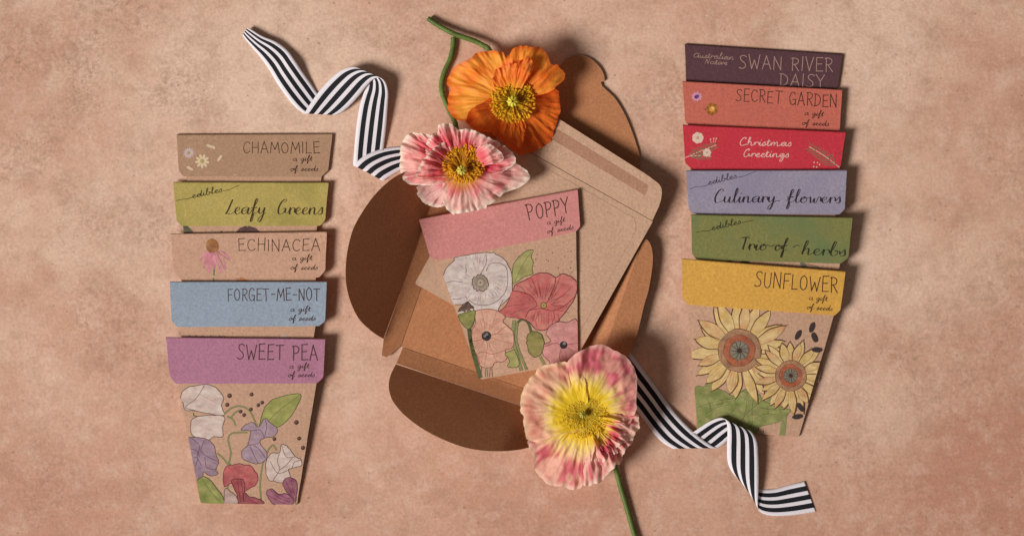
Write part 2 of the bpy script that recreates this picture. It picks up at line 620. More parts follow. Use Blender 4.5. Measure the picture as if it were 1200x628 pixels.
def ribbon_mat():
    m, nt, b, out = new_mat('striped_grosgrain')
    uv = N(nt, 'ShaderNodeUVMap', uv_map='UVMap')
    sp = N(nt, 'ShaderNodeSeparateXYZ'); nt.links.new(uv.outputs[0], sp.inputs[0])
    r = N(nt, 'ShaderNodeValToRGB'); r.color_ramp.interpolation = 'CONSTANT'
    wh, bk = lin((248, 240, 243)), lin((20, 20, 28))
    stops = [(0, wh), (.135, bk), (.30, wh), (.418, bk), (.582, wh), (.70, bk), (.865, wh)]
    el = r.color_ramp.elements
    el[0].position, el[0].color = 0, (*wh, 1)
    el[1].position, el[1].color = stops[1][0], (*bk, 1)
    for p, c in stops[2:]:
        e = el.new(p); e.color = (*c, 1)
    nt.links.new(sp.outputs['Y'], r.inputs[0])
    co = coords(nt, False)
    col = mixc(nt, noise(nt, co, 900, 2, .6, .3, .7), r.outputs[0], (.88, .86, .88), 'MULTIPLY', k=.5)
    w = N(nt, 'ShaderNodeTexWave', wave_type='BANDS', bands_direction='X', wave_profile='SIN')
    w.inputs['Scale'].default_value = 1.0
    mp = N(nt, 'ShaderNodeMapping'); mp.inputs['Scale'].default_value = (160, 1, 1)
    nt.links.new(uv.outputs[0], mp.inputs[0]); nt.links.new(mp.outputs[0], w.inputs['Vector'])
    col = mixc(nt, w.outputs['Fac'], col, (.86, .86, .87), 'MULTIPLY', k=.5)
    nt.links.new(col, b.inputs['Base Color'])
    b.inputs['Roughness'].default_value = .62
    bump(nt, b, w.outputs['Fac'], .25, .0002)
    tr = N(nt, 'ShaderNodeBsdfTranslucent'); nt.links.new(col, tr.inputs['Color'])
    mx = N(nt, 'ShaderNodeMixShader'); mx.inputs[0].default_value = .12
    nt.links.new(b.outputs[0], mx.inputs[1]); nt.links.new(tr.outputs[0], mx.inputs[2])
    nt.links.new(mx.outputs[0], out.inputs[0])
    return m


PATCHES = [  # pale upper and reddish edge patches paint in the vignette; grey ones are smudges
    (320, 90, 220, 'lime', .8, 0), (700, 20, 130, 'lime', .35, 0), (1010, 70, 170, 'lime', .65, 0), (170, 300, 150, 'lime', .45, 0), (400, 400, 120, 'lime', .3, 0), (1030, 290, 130, 'lime', .5, 0),
    (1010, 450, 90, 'lime', .4, 0), (640, 250, 160, 'lime', .3, 0), (230, 560, 120, 'lime', .25, 1), (430, 470, 80, 'lime', .4, 1), (140, 210, 90, 'lime', .4, 1), (1080, 200, 90, 'lime', .4, 1),
    (20, 600, 190, 'rust_vignette', .6, 0), (300, 640, 170, 'rust_vignette', .45, 0), (620, 640, 210, 'rust_vignette', .55, 0), (960, 640, 180, 'rust_vignette', .5, 0), (1190, 560, 240, 'rust_vignette', .9, 0), (1190, 90, 130, 'rust_vignette', .4, 0), 
    (130, 400, 100, 'rust_vignette', .3, 1), (1120, 330, 110, 'lime', .35, 0),
    (85, 70, 75, 'smoke', .6, 1), (35, 170, 60, 'smoke', .5, 1), (225, 120, 50, 'smoke', .55, 1), (90, 250, 60, 'smoke', .35, 1), (175, 225, 55, 'smoke', .45, 1), (450, 30, 70, 'smoke', .3, 1),
    (770, 130, 75, 'smoke', .7, 1), (735, 90, 40, 'smoke', .5, 1), (790, 240, 60, 'smoke', .4, 1), (50, 560, 70, 'smoke', .3, 1), (110, 380, 50, 'smoke', .35, 1), (1180, 170, 60, 'smoke', .3, 1),
]


def plaster_mat():
    """hand-troweled pink-tan plaster board with worn, sponged patches and a painted-in vignette"""
    m, nt, b, _ = new_mat('troweled_plaster')
    co = coords(nt, False)
    base, cream, rose, tan_, grey = (lin(c) for c in ((223, 178, 152), (240, 205, 180), (212, 163, 137), (200, 154, 127), (160, 126, 105)))
    col = mixc(nt, noise(nt, co, 4.6, 5, .6, .38, .64, 1.2), base, rose, k=.7)
    col = mixc(nt, noise(nt, co, 8.3, 4, .55, .50, .68, .5, (1, 1.2, 1)), col, cream, k=.8)
    # sponged patches: fine break-up inside broad islands
    isl = noise(nt, co, 11, 3, .5, .50, .64, .6)
    brk = noise(nt, co, 240, 7, .78, .48, .62, .3)
    mm = N(nt, 'ShaderNodeMath', operation='MULTIPLY'); nt.links.new(isl, mm.inputs[0]); nt.links.new(brk, mm.inputs[1])
    col = mixc(nt, mm.outputs[0], col, grey, k=.75)
    isl2 = noise(nt, co, 16, 3, .5, .52, .66, .4, (1.1, .8, 2))
    brk2 = noise(nt, co, 210, 5, .7, .50, .58, .5)
    m2 = N(nt, 'ShaderNodeMath', operation='MULTIPLY'); nt.links.new(isl2, m2.inputs[0]); nt.links.new(brk2, m2.inputs[1])
    col = mixc(nt, m2.outputs[0], col, cream, k=.6)
    col = mixc(nt, noise(nt, co, 38, 5, .65, .42, .66, .4), col, tan_, k=.38)
    # worn, sponged and limewashed areas that also paint in the vignette, each with its own ragged outline
    wx = N(nt, 'ShaderNodeTexNoise'); wx.inputs['Scale'].default_value = 14; wx.inputs['Detail'].default_value = 5; wx.inputs['Roughness'].default_value = .65
    nt.links.new(co, wx.inputs['Vector'])
    sb = N(nt, 'ShaderNodeVectorMath', operation='SUBTRACT'); sb.inputs[1].default_value = (.5, .5, .5)
    sc = N(nt, 'ShaderNodeVectorMath', operation='SCALE'); sc.inputs['Scale'].default_value = .16
    av = N(nt, 'ShaderNodeVectorMath', operation='ADD')
    nt.links.new(wx.outputs['Color'], sb.inputs[0]); nt.links.new(sb.outputs[0], sc.inputs[0]); nt.links.new(sc.outputs[0], av.inputs[0]); nt.links.new(co, av.inputs[1])
    fine = noise(nt, co, 260, 8, .8, .44, .62, .25)
    rust_vignette, lime, smoke = lin((200, 142, 118)), lin((240, 208, 184)), lin((158, 128, 108))
    for (px, py, rad, tint, k, broken) in PATCHES:
        ds = N(nt, 'ShaderNodeVectorMath', operation='DISTANCE')
        ds.inputs[1].default_value = ((px - 600) * S, (314 - py) * S, 0)
        nt.links.new(av.outputs[0], ds.inputs[0])
        mr = N(nt, 'ShaderNodeMapRange', interpolation_type='SMOOTHSTEP')
        mr.inputs['From Min'].default_value = rad * S; mr.inputs['From Max'].default_value = rad * S * .25
        nt.links.new(ds.outputs['Value'], mr.inputs['Value'])
        f = mr.outputs[0]
        if broken:
            mu = N(nt, 'ShaderNodeMath', operation='MULTIPLY'); nt.links.new(f, mu.inputs[0]); nt.links.new(fine, mu.inputs[1]); f = mu.outputs[0]
        col = mixc(nt, f, col, dict(rust_vignette=rust_vignette, lime=lime, smoke=smoke)[tint], k=k)
    # brushed drag marks both ways and sandy grain
    s1 = noise(nt, co, 160, 3, .6, .42, .66, 0, (1, .12, 1))
    s2 = noise(nt, co, 160, 3, .6, .42, .66, 0, (.12, 1, 1))
    col = mixc(nt, s1, col, tuple(v * .82 for v in base), k=.06)
    col = mixc(nt, s2, col, cream, k=.06)
    col = mixc(nt, noise(nt, co, 48, 11, .80, .47, .63, .25), col, lin((180, 138, 115)), k=.44)
    col = mixc(nt, noise(nt, co, 57, 11, .82, .49, .64, .25), col, lin((238, 206, 184)), k=.44)
    col = mixc(nt, noise(nt, co, 520, 4, .7, .34, .66), col, (.70, .63, .59), 'MULTIPLY', k=.58)
    pit = noise(nt, co, 340, 2, .5, .69, .76)
    col = mixc(nt, pit, col, (.42, .33, .27), 'MULTIPLY', k=.6)
    nt.links.new(col, b.inputs['Base Color'])
    b.inputs['Roughness'].default_value = .9
    b.inputs['Specular IOR Level'].default_value = .15
    h1 = noise(nt, co, 420, 5, .7, .2, .8)
    h2 = noise(nt, co, 70, 4, .6, .2, .8)
    ad = N(nt, 'ShaderNodeMath', operation='ADD'); nt.links.new(h1, ad.inputs[0]); nt.links.new(h2, ad.inputs[1])
    bump(nt, b, ad.outputs[0], .2, .0006)
    return m


M_TABLE = plaster_mat()
M_INK = print_mat()
M_BODY = paper('kraft_packet_stock', (190, 150, 123), speck=.28)
M_ENV = paper('pale_kraft_stock', (190, 152, 125), speck=.28)
M_BOX = paper('brown_kraft_card', (180, 121, 82), speck=.25)
M_GUM = paper('gummed_strip', (166, 122, 96), speck=.2, rough=.6)
M_PETAL = petal_mat('poppy_petal', .3)
M_PLANT = plant_mat('poppy_green')
M_STAMEN = plant_mat('poppy_stamen', .6, .4)
M_RIB = ribbon_mat()

# ---------------------------------------------------------------- table
mb = MB()
nx, ny = 24, 16
X0, X1, Y0, Y1 = -3400, 4600, -3200, 3800
mb.grid([[Vector(((X0 + (X1 - X0) * i / nx - 600) * S, (314 - (Y0 + (Y1 - Y0) * j / ny)) * S, 0)) for i in range(nx + 1)] for j in range(ny + 1)], flip=True)
tab = obj('tabletop', mb.mesh('tabletop'), [M_TABLE])
tab['kind'] = 'structure'
tab['label'] = 'pink tan plaster tabletop with sponged worn patches'


# ---------------------------------------------------------------- seed packets
LEFT = [
 dict(key='chamomile', TL=(207, 159), TR=(389.5, 158), BR=(384.5, 200), CR=(376, 207.5), BL=(209.5, 200), CL=(215, 207),
      col=(172, 135, 107), title='CHAMOMILE', t=((285, 179.5), (374.5, 179.5), 12.8), g=((343, 189), (366, 188.5)), s=((340, 200.5), (373, 200.5)),
      label='kraft brown seed packet lettered CHAMOMILE with small daisies, topmost of the left stack'),
 dict(key='leafy', TL=(203, 214.5), TR=(385, 215), BR=(381, 258), CR=(375, 264.5), BL=(207, 259), CL=(212.5, 265),
      col=(180, 160, 90), col2=(140, 134, 66), label='lime green seed packet lettered Leafy Greens'),
 dict(key='echinacea', TL=(200, 275), TR=(383, 272.5), BR=(381, 317), CR=(374, 325), BL=(204, 318), CL=(210, 326),
      col=(196, 154, 128), title='ECHINACEA', t=((279.5, 294), (374.5, 293.7), 13.5), g=((342, 305), (366, 304.5)), s=((340, 316), (372.5, 316)),
      label='peach kraft seed packet lettered ECHINACEA with a drooping pink coneflower'),
 dict(key='forget', TL=(199, 331), TR=(383, 331), BR=(381, 376), CR=(374, 382), BL=(201, 376), CL=(207.5, 383),
      col=(144, 156, 170), title='FORGET-ME-NOT', t=((267, 352.2), (374.5, 352), 14), g=((340, 365), (364, 364.5)), s=((338, 375.5), (370, 375.5)),
      label='dusty blue seed packet lettered FORGET-ME-NOT'),
 dict(key='sweetpea', TL=(194.5, 396), TR=(381, 398), BR=(379, 442), CR=(371.5, 449), BL=(199, 441), CL=(206, 449.5),
      col=(172, 116, 138), title='SWEET PEA', t=((278.5, 420.7), (372, 421.2), 17), g=((339, 431.5), (362.5, 431)), s=((337, 441.5), (369, 441.5)),
      body=[(208, 447), (371, 447), (347.8, 591.3), (235, 589.5)],
      label='mauve seed packet lettered SWEET PEA with sweet pea flowers drawn on its front'),
]
RIGHT = [
 dict(key='swan', TL=(802.5, 53), TR=(987, 65), BR=(981.5, 103), CR=(975, 110), BL=(804, 97), CL=(811, 103),
      col=(88, 58, 63), label='dark plum seed packet lettered SWAN RIVER DAISY'),
 dict(key='secret', TL=(800, 96.5), TR=(987, 106.5), BR=(984, 152), CR=(979, 157), BL=(803, 143), CL=(809, 149),
      col=(194, 103, 86), title='SECRET GARDEN', t=((862.5, 118.3), (980, 126), 14), g=((942.5, 135), (965, 136.5)), s=((939.5, 146.5), (971.5, 148)),
      label='coral seed packet lettered SECRET GARDEN'),
 dict(key='xmas', TL=(800, 147.5), TR=(991, 156), BR=(985, 195), CR=(981, 200), BL=(803, 191), CL=(811.5, 199),
      col=(194, 52, 64), label='crimson seed packet lettered Christmas Greetings with fir sprigs'),
 dict(key='culinary', TL=(804, 201), TR=(992.5, 200.5), BR=(990, 245), CR=(983.5, 251.5), BL=(807, 245), CL=(811, 250.5),
      col=(150, 140, 156), col2=(132, 126, 150), label='pale lavender seed packet lettered Culinary flowers'),
 dict(key='trio', TL=(810, 252.5), TR=(999, 256), BR=(994, 302), CR=(985, 309), BL=(811, 297.5), CL=(816, 304),
      col=(124, 122, 70), col2=(98, 118, 78), label='moss green seed packet lettered Trio of herbs'),
 dict(key='sunflower', TL=(799, 304), TR=(991, 319), BR=(985, 363), CR=(978, 369.5), BL=(799.8, 349), CL=(806, 357),
      col=(210, 158, 72), title='SUNFLOWER', t=((884.5, 335.5), (981, 342.2), 17), g=((947.7, 351.2), (969.5, 352.6)), s=((945, 362), (975.6, 364.2)),
      body=[(806, 356), (977.5, 368.5), (936, 512), (817, 502)],
      label='yellow seed packet lettered SUNFLOWER with two sunflowers drawn on its front'),
]
POPPY = dict(key='poppy', TL=(491, 258), TR=(677, 223), BR=(680, 265.5), CR=(674.5, 272), BL=(504, 301.5), CL=(512, 305.5),
      col=(199, 130, 124), title='POPPY', t=((619.5, 257.5), (667.5, 249), 18), g=((641, 263.5), (662.5, 259.7)), s=((641, 274), (672.5, 268.7)),
      body=[(511.5, 303.5), (675, 271), (677.8, 424), (563.5, 444.5)],
      label='dusty pink seed packet lettered POPPY with poppies drawn on its front')

TH_BODY, GAP, TH_FLAP = 1.1 * MM, .25 * MM, .35 * MM
STACK_T = 1.75 * MM


def body_outline(d):
    if 'body' in d:
        return d['body']
    (ax, ay), (bx, by) = d['TL'], d['TR']
    L = math.dist(d['TL'], d['TR'])
    ux, uy = (bx - ax) / L, (by - ay) / L
    vx, vy = -uy, ux
    def q(a, b):
        return (ax + ux * a + vx * b, ay + uy * a + vy * b)
    return [q(10.5, 46), q(L - 12.5, 46), q(L - 36, 193), q(37, 193)]


def worn(pts, seed, amp=.32):
    """hand-cut edge: long sides wander a little"""
    out = []
    for a, b in zip(pts, pts[1:] + pts[:1]):
        L = math.dist(a, b)
        k = max(1, int(L / 7))
        for i in range(k):
            t = i / k
            x, y = a[0] + (b[0] - a[0]) * t, a[1] + (b[1] - a[1]) * t
            out.append((x + amp * fbm(x * .05 + seed, y * .05, 1, 3), y + amp * fbm(x * .05, y * .05 + seed, 7, 3)))
    return out


def packet(d, base, group):
    """base(px,py): height of whatever the packet lies on"""
    bo = body_outline(d)
    xl, xr = min(p[0] for p in bo), max(p[0] for p in bo)
    yt, yb = d['TL'][1], max(p[1] for p in bo)
    bulge = d.get('bulge', .9 * MM)
    def top(x, y):
        u = max(0, min(1, (x - xl) / (xr - xl))); v = max(0, min(1, (y - yt) / (yb - yt)))
        return base(x, y) + TH_BODY + bulge * math.sin(math.pi * u) * math.sin(math.pi * (.12 + .88 * v)) + .16 * MM * fbm(x * .011 + xl, y * .011 + yt, 3, 2)
    cx = (d['TL'][0] + d['TR'][0]) / 2; cy = (yt + yb) / 2
    loc = P(cx, cy, 0); loc.z = base(cx, cy)
    root = thing('seed_packet', d['label'], 'seed packet', loc, group)
    # pouch: runs up behind the flap to the fold
    (ax, ay), (bx, by) = d['TL'], d['TR']
    L = math.dist(d['TL'], d['TR']); ux, uy = (bx - ax) / L, (by - ay) / L
    up = [(ax + ux * 7 - uy * 1.2, ay + uy * 7 + ux * 1.2), (bx - ux * 7 - uy * 1.2, by - uy * 7 + ux * 1.2)]
    pouch = [up[0], up[1], bo[1], bo[2], bo[3], bo[0]]
    m = MB(); sheet(m, worn(round_poly(pouch, [0, 0, 0, 2, 2, 0], 3), xl), top, base, 6)
    body = obj('body', m.mesh('body'), [M_BODY], root)
    # flap with nipped corners, folded over the mouth
    fo = round_poly([d['TL'], d['TR'], d['BR'], d['CR'], d['CL'], d['BL']], [.8, .8, 2, 1.5, 1.5, 2], 3)
    def fz(x, y):
        return top(x, y) + GAP + TH_FLAP
    m = MB(); sheet(m, worn(fo, yt), fz, lambda x, y: top(x, y) + GAP, 6)
    # rounded fold along the top edge, down to the back of the pouch
    n = 14
    rows = []
    for k in range(6):
        a = math.pi * k / 5
        row = []
        for i in range(n + 1):
            t = i / n
            x, y = ax + (bx - ax) * t, ay + (by - ay) * t
            zt, zb = fz(x, y), base(x, y)
            row.append(P(x + uy * 1.3 * math.sin(a), y - ux * 1.3 * math.sin(a), (zt + zb) / 2 + (zt - zb) / 2 * math.cos(a)))
        rows.append(row)
    m.grid(rows, sm=True)
    flap = obj('flap', m.mesh('flap'), [paper(d['key'] + '_flap_stock', d['col'], d.get('col2'), speck=.3, wash=.75 if d.get('col2') else 0)], root)
    ink = Ink(fz, thin=0)
    lc = d.get('ink', INK)
    if 'title' in d:
        caps(ink, d['title'], d['t'][0], d['t'][1], d['t'][2], lc)
        script(ink, 'a gift', d['g'][0], d['g'][1], 3.0, lc, .62, .12, gap=.7)
        script(ink, 'of seeds', d['s'][0], d['s'][1], 3.0, lc, .62, .12, gap=.7)
    HEADERS.get(d['key'], lambda i: None)(ink)
    ink.build('lettering', [M_INK], flap)
    emb = EMBLEMS.get(d['key'])
    for emb in (emb if isinstance(emb, tuple) else (emb,) if emb else ()):
        e = Ink(fz, fo and [d['TL'], d['TR'], d['BR'], d['CR'], d['CL'], d['BL']], step=5); emb(e); e.build('printed_emblem', [M_INK], flap)
    art = ART.get(d['key'])
    for art in (art if isinstance(art, tuple) else (art,) if art else ()):
        def inset(p, c):
            return (p[0] + (c[0] - p[0]) * .004, p[1] + (c[1] - p[1]) * .004)
        c = (sum(p[0] for p in bo) / 4, sum(p[1] for p in bo) / 4)
        e = Ink(top, [inset(p, c) for p in bo]); art(e); e.build('printed_illustration', [M_INK], body)
    return root


# ---- lettering beyond the common title block
def h_leafy(k):
    k.line([(206, 235.5), (212, 234), (220, 233), (226, 231)], .7, (70, 66, 30))
    script(k, 'edibles', (225, 232.5), (261, 224.5), 3.4, (66, 62, 30), .9, .15)
    k.line([(261, 224), (268, 222.5), (276, 219), (281, 217)], .7, (70, 66, 30))
    script(k, 'Leafy Greens', (264, 251), (379, 251.5), 8.2, (70, 54, 34), 1.2, .66, gap=1.1)
def h_swan(k):
    c = (176, 138, 126)
    caps(k, 'SWAN RIVER', (866.5, 80), (975.5, 84.5), 15.5, c, .95)
    caps(k, 'DAISY', (914, 100.5), (966, 103), 14, c, .95)
    script(k, 'Australian', (812.5, 67.5), (860, 70.5), 3.4, c, .62, .1)
    script(k, 'Native', (826, 75), (852.5, 76.5), 3.2, c, .62, .1)
def h_xmas(k):
    c = (240, 200, 190)
    script(k, 'Christmas', (866, 170.5), (928, 171.5), 4.4, c, .75, .1)
    script(k, 'Greetings', (870.5, 184), (925, 184.6), 4.4, c, .75, .1)
def h_cul(k):
    k.line([(808, 221.5), (816, 219), (824, 218.5), (831, 216)], .7, (84, 76, 92))
    script(k, 'edibles', (830, 217), (864, 208.5), 3.4, (80, 72, 88), .9, .15)
    k.line([(864, 208), (872, 206.5), (880, 203), (886, 201.5)], .7, (84, 76, 92))
    script(k, 'Culinary', (836, 237.5), (909, 237.5), 7.4, (50, 42, 50), 1.22, .66)
    k.line([(908, 236), (911, 235.2), (914, 235.6)], .8, (50, 44, 54))
    script(k, 'flowers', (921, 237.5), (986, 238.2), 7.0, (50, 42, 50), 1.22, .66)
def h_trio(k):
    k.line([(815, 272.5), (822, 271), (830, 270.5), (835, 269)], .7, (62, 62, 34))
    script(k, 'edibles', (834, 270), (869, 262), 3.4, (60, 58, 34), .9, .15)
    k.line([(869, 261), (876, 259.5), (884, 258)], .7, (62, 62, 34))
    script(k, 'Trio', (867, 292.5), (899, 293.5), 7.2, (50, 44, 28), 1.22, .66)
    k.line([(899, 287), (904, 288.5), (908, 287)], .8, (50, 46, 28))
    script(k, 'of', (907, 293.5), (922, 294.5), 7, (50, 44, 28), 1.2, .66)
    k.line([(929, 290), (933, 287.5), (937, 288)], .9, (50, 46, 28))
    script(k, 'herbs', (938, 298), (992, 300.5), 7.4, (50, 44, 28), 1.22, .66)
HEADERS = dict(leafy=h_leafy, swan=h_swan, xmas=h_xmas, culinary=h_cul, trio=h_trio)


# ---- small drawings on the flaps
def e_cham(k):
    def daisy(c, r, n, col, eye):
        for i in range(n):
            a = 2 * math.pi * i / n + .2
            k.disc((c[0] + math.cos(a) * r * .66, c[1] + math.sin(a) * r * .66), r * .42, col, 9, r * .2, a)
        k.disc(c, r * .3, eye, 10)
    daisy((221.3, 179.3), 6, 12, (206, 180, 178), (176, 148, 84))
    daisy((237, 189), 8, 9, (224, 200, 164), (184, 156, 92))
    for c, a in (((246, 171.5), .35), ((222.5, 197.5), .5), ((257.5, 185.5), -.9)):
        k.disc(c, 4.6, (224, 196, 164), 10, 1.6, a)
    k.disc((250.5, 173), 2.2, (226, 200, 170), 9, 1.3, .9)
    k.disc((275.5, 205), 1.6, (206, 176, 150), 8, .8)
def e_ech(k):
    z = zoom(180, 240, 3.927)
    k.line(z([(277, 210), (279, 270), (277, 355)]), 1.7, (112, 120, 84))
    pk = (206, 122, 142)
    for pts in ([(262, 212), (232, 222), (212, 256), (218, 262), (244, 232)], [(264, 214), (238, 244), (228, 290), (238, 288), (262, 238)],
                [(268, 216), (254, 256), (248, 304), (260, 306), (272, 250)], [(284, 216), (292, 262), (306, 312), (316, 304), (302, 250)],
                [(288, 212), (310, 240), (326, 296), (332, 286), (318, 240)], [(290, 210), (318, 220), (346, 256), (350, 246), (326, 216)],
                [(278, 216), (268, 260), (278, 300), (288, 262)]):
        p = catmull(z(pts), 4, True); k.poly(p, pk, (222, 146, 160)); k.line(z([pts[0], pts[2]]), .45, (160, 84, 104))
    k.poly(catmull(z([(242, 196), (246, 168), (268, 156), (292, 168), (300, 196), (288, 216), (256, 218)]), 5, True), (176, 116, 62), (146, 92, 50))
    for i in range(16):
        a = rnd.uniform(0, 6.28); r = rnd.uniform(2, 25)
        k.disc(z([(270 + math.cos(a) * r, 190 + math.sin(a) * r)])[0], .45, (112, 66, 38), 6)
def e_secret(k):
    c = (816.5, 113.5)
    for i in range(9):
        a = i * .7
        k.disc((c[0] + math.cos(a) * 3.9, c[1] + math.sin(a) * 3.4), 2.5, (214, 150, 176), 9, 1.5, a)
    k.disc(c, 3.2, (116, 66, 120), 10, 2.2, -.4); k.disc((c[0] - 1, c[1] + 1), 1.3, (72, 40, 84), 8)
    c = (834.5, 128)
    for i in range(13):
        a = i * .483
        k.disc((c[0] + math.cos(a) * 5.2, c[1] + math.sin(a) * 5.2), 2.4, (150, 92, 34) if i % 2 else (176, 112, 40), 9, 1.4, a + .5)
    k.disc(c, 3.4, (224, 150, 70), 10); k.disc((c[0] + .8, c[1] - 1), 1.7, (240, 190, 130), 9)
    k.disc((826.5, 128.5), 1, (120, 70, 40), 7); k.line([(829, 131), (831, 133.5), (835, 135)], .8, (130, 76, 36))
def e_xmas(k, side=0):
    z = zoom(780, 40, 4)
    gr = (126, 116, 88)
    def sprig(a, b, side, n, ln):
        k.line(z([a, ((a[0] + b[0]) / 2 + 4, (a[1] + b[1]) / 2 - 3), b]), 1.1, (222, 170, 150))
        for i in range(n):
            t = .12 + .86 * i / n
            x, y = a[0] + (b[0] - a[0]) * t, a[1] + (b[1] - a[1]) * t
            ang = math.atan2(b[1] - a[1], b[0] - a[0])
            for s in (-1, 1):
                an = ang + s * .62 * side
                l = ln * (1 - .45 * t)
                k.line(z([(x, y), (x + math.cos(an) * l, y + math.sin(an) * l)]), .95, gr, taper=False)
    if side:
        sprig((815, 625), (672, 528), 1, 9, 56)
        for c in ((696, 602), (712, 603), (694, 622), (708, 624), (722, 612)):
            k.disc(z([c])[0], .9, (236, 190, 160), 7)
        return
    sprig((92, 580), (238, 520), 1, 9, 46)
    sprig((118, 572), (214, 574), 1, 5, 34)
    for c, r in (((151, 487), 25), ((194, 556), 18)):
        q = z([c])[0]
        for i in range(7):
            a = i * .9
            k.disc((q[0] + math.cos(a) * r / 4 * .55, q[1] + math.sin(a) * r / 4 * .55), r / 4 * .55, (226, 196, 176), 10)
        k.disc(q, r / 4 * .32, (204, 160, 130), 9)
    for a, b in (((214, 512), (210, 494)), ((224, 510), (226, 490)), ((232, 508), (238, 490))):
        k.line(z([a, b]), .6, (226, 180, 160)); k.disc(z([b])[0], .9, (236, 190, 170), 7)
EMBLEMS = dict(chamomile=e_cham, echinacea=e_ech, secret=e_secret, xmas=(e_xmas, lambda k: e_xmas(k, 1)))


# ---- drawings on the pouches
def a_chamomile(k):
    pass
def a_leafy(k):
    z = zoom(180, 140, 4)
    k.poly(z([(131, 498), (160, 500), (182, 520), (190, 545), (131, 545)]), (84, 98, 66), (60, 74, 52))
    k.poly(z([(380, 535), (405, 508), (440, 496), (480, 510), (508, 535)]), (72, 48, 52), (90, 60, 66))
    k.line(z([(438, 498), (440, 540)]), .8, (170, 140, 120))
    k.poly(z([(305, 535), (318, 522), (330, 535)]), (70, 60, 44))
def a_ech(k):
    z = zoom(180, 290, 4)
    k.poly(z([(382, 170), (390, 148), (412, 140), (436, 150), (444, 170)]), (190, 116, 64), (160, 96, 54))
    k.line(z([(280, 140), (282, 170)]), 1.6, (112, 116, 84))
def a_forget(k, side=0):
    z = zoom(180, 290, 4)
    if side:
        k.poly(z([(590, 424), (600, 410), (622, 408), (640, 424)]), (196, 172, 160))
        return
    for x in (160, 190, 222, 260, 300, 318):
        k.line(z([(x, 424), (x + 8, 412), (x + 20, 420)]), .7, (108, 98, 96))
def a_trio(k):
    z = zoom(780, 190, 4)
    for a, b in ((205, 245), (285, 320), (345, 405)):
        k.poly(z([(a, 468), ((a + b) / 2, 456), (b, 474), (b - 4, 490), (a, 484)]), (62, 58, 52), (84, 74, 68))
    k.poly(z([(628, 470), (650, 468), (664, 488), (640, 500)]), (112, 116, 104), (90, 98, 90))
    k.line(z([(655, 478), (700, 486), (730, 500)]), .8, (120, 104, 84))
    k.line(z([(430, 470), (520, 478), (600, 484)]), .6, (150, 122, 96))
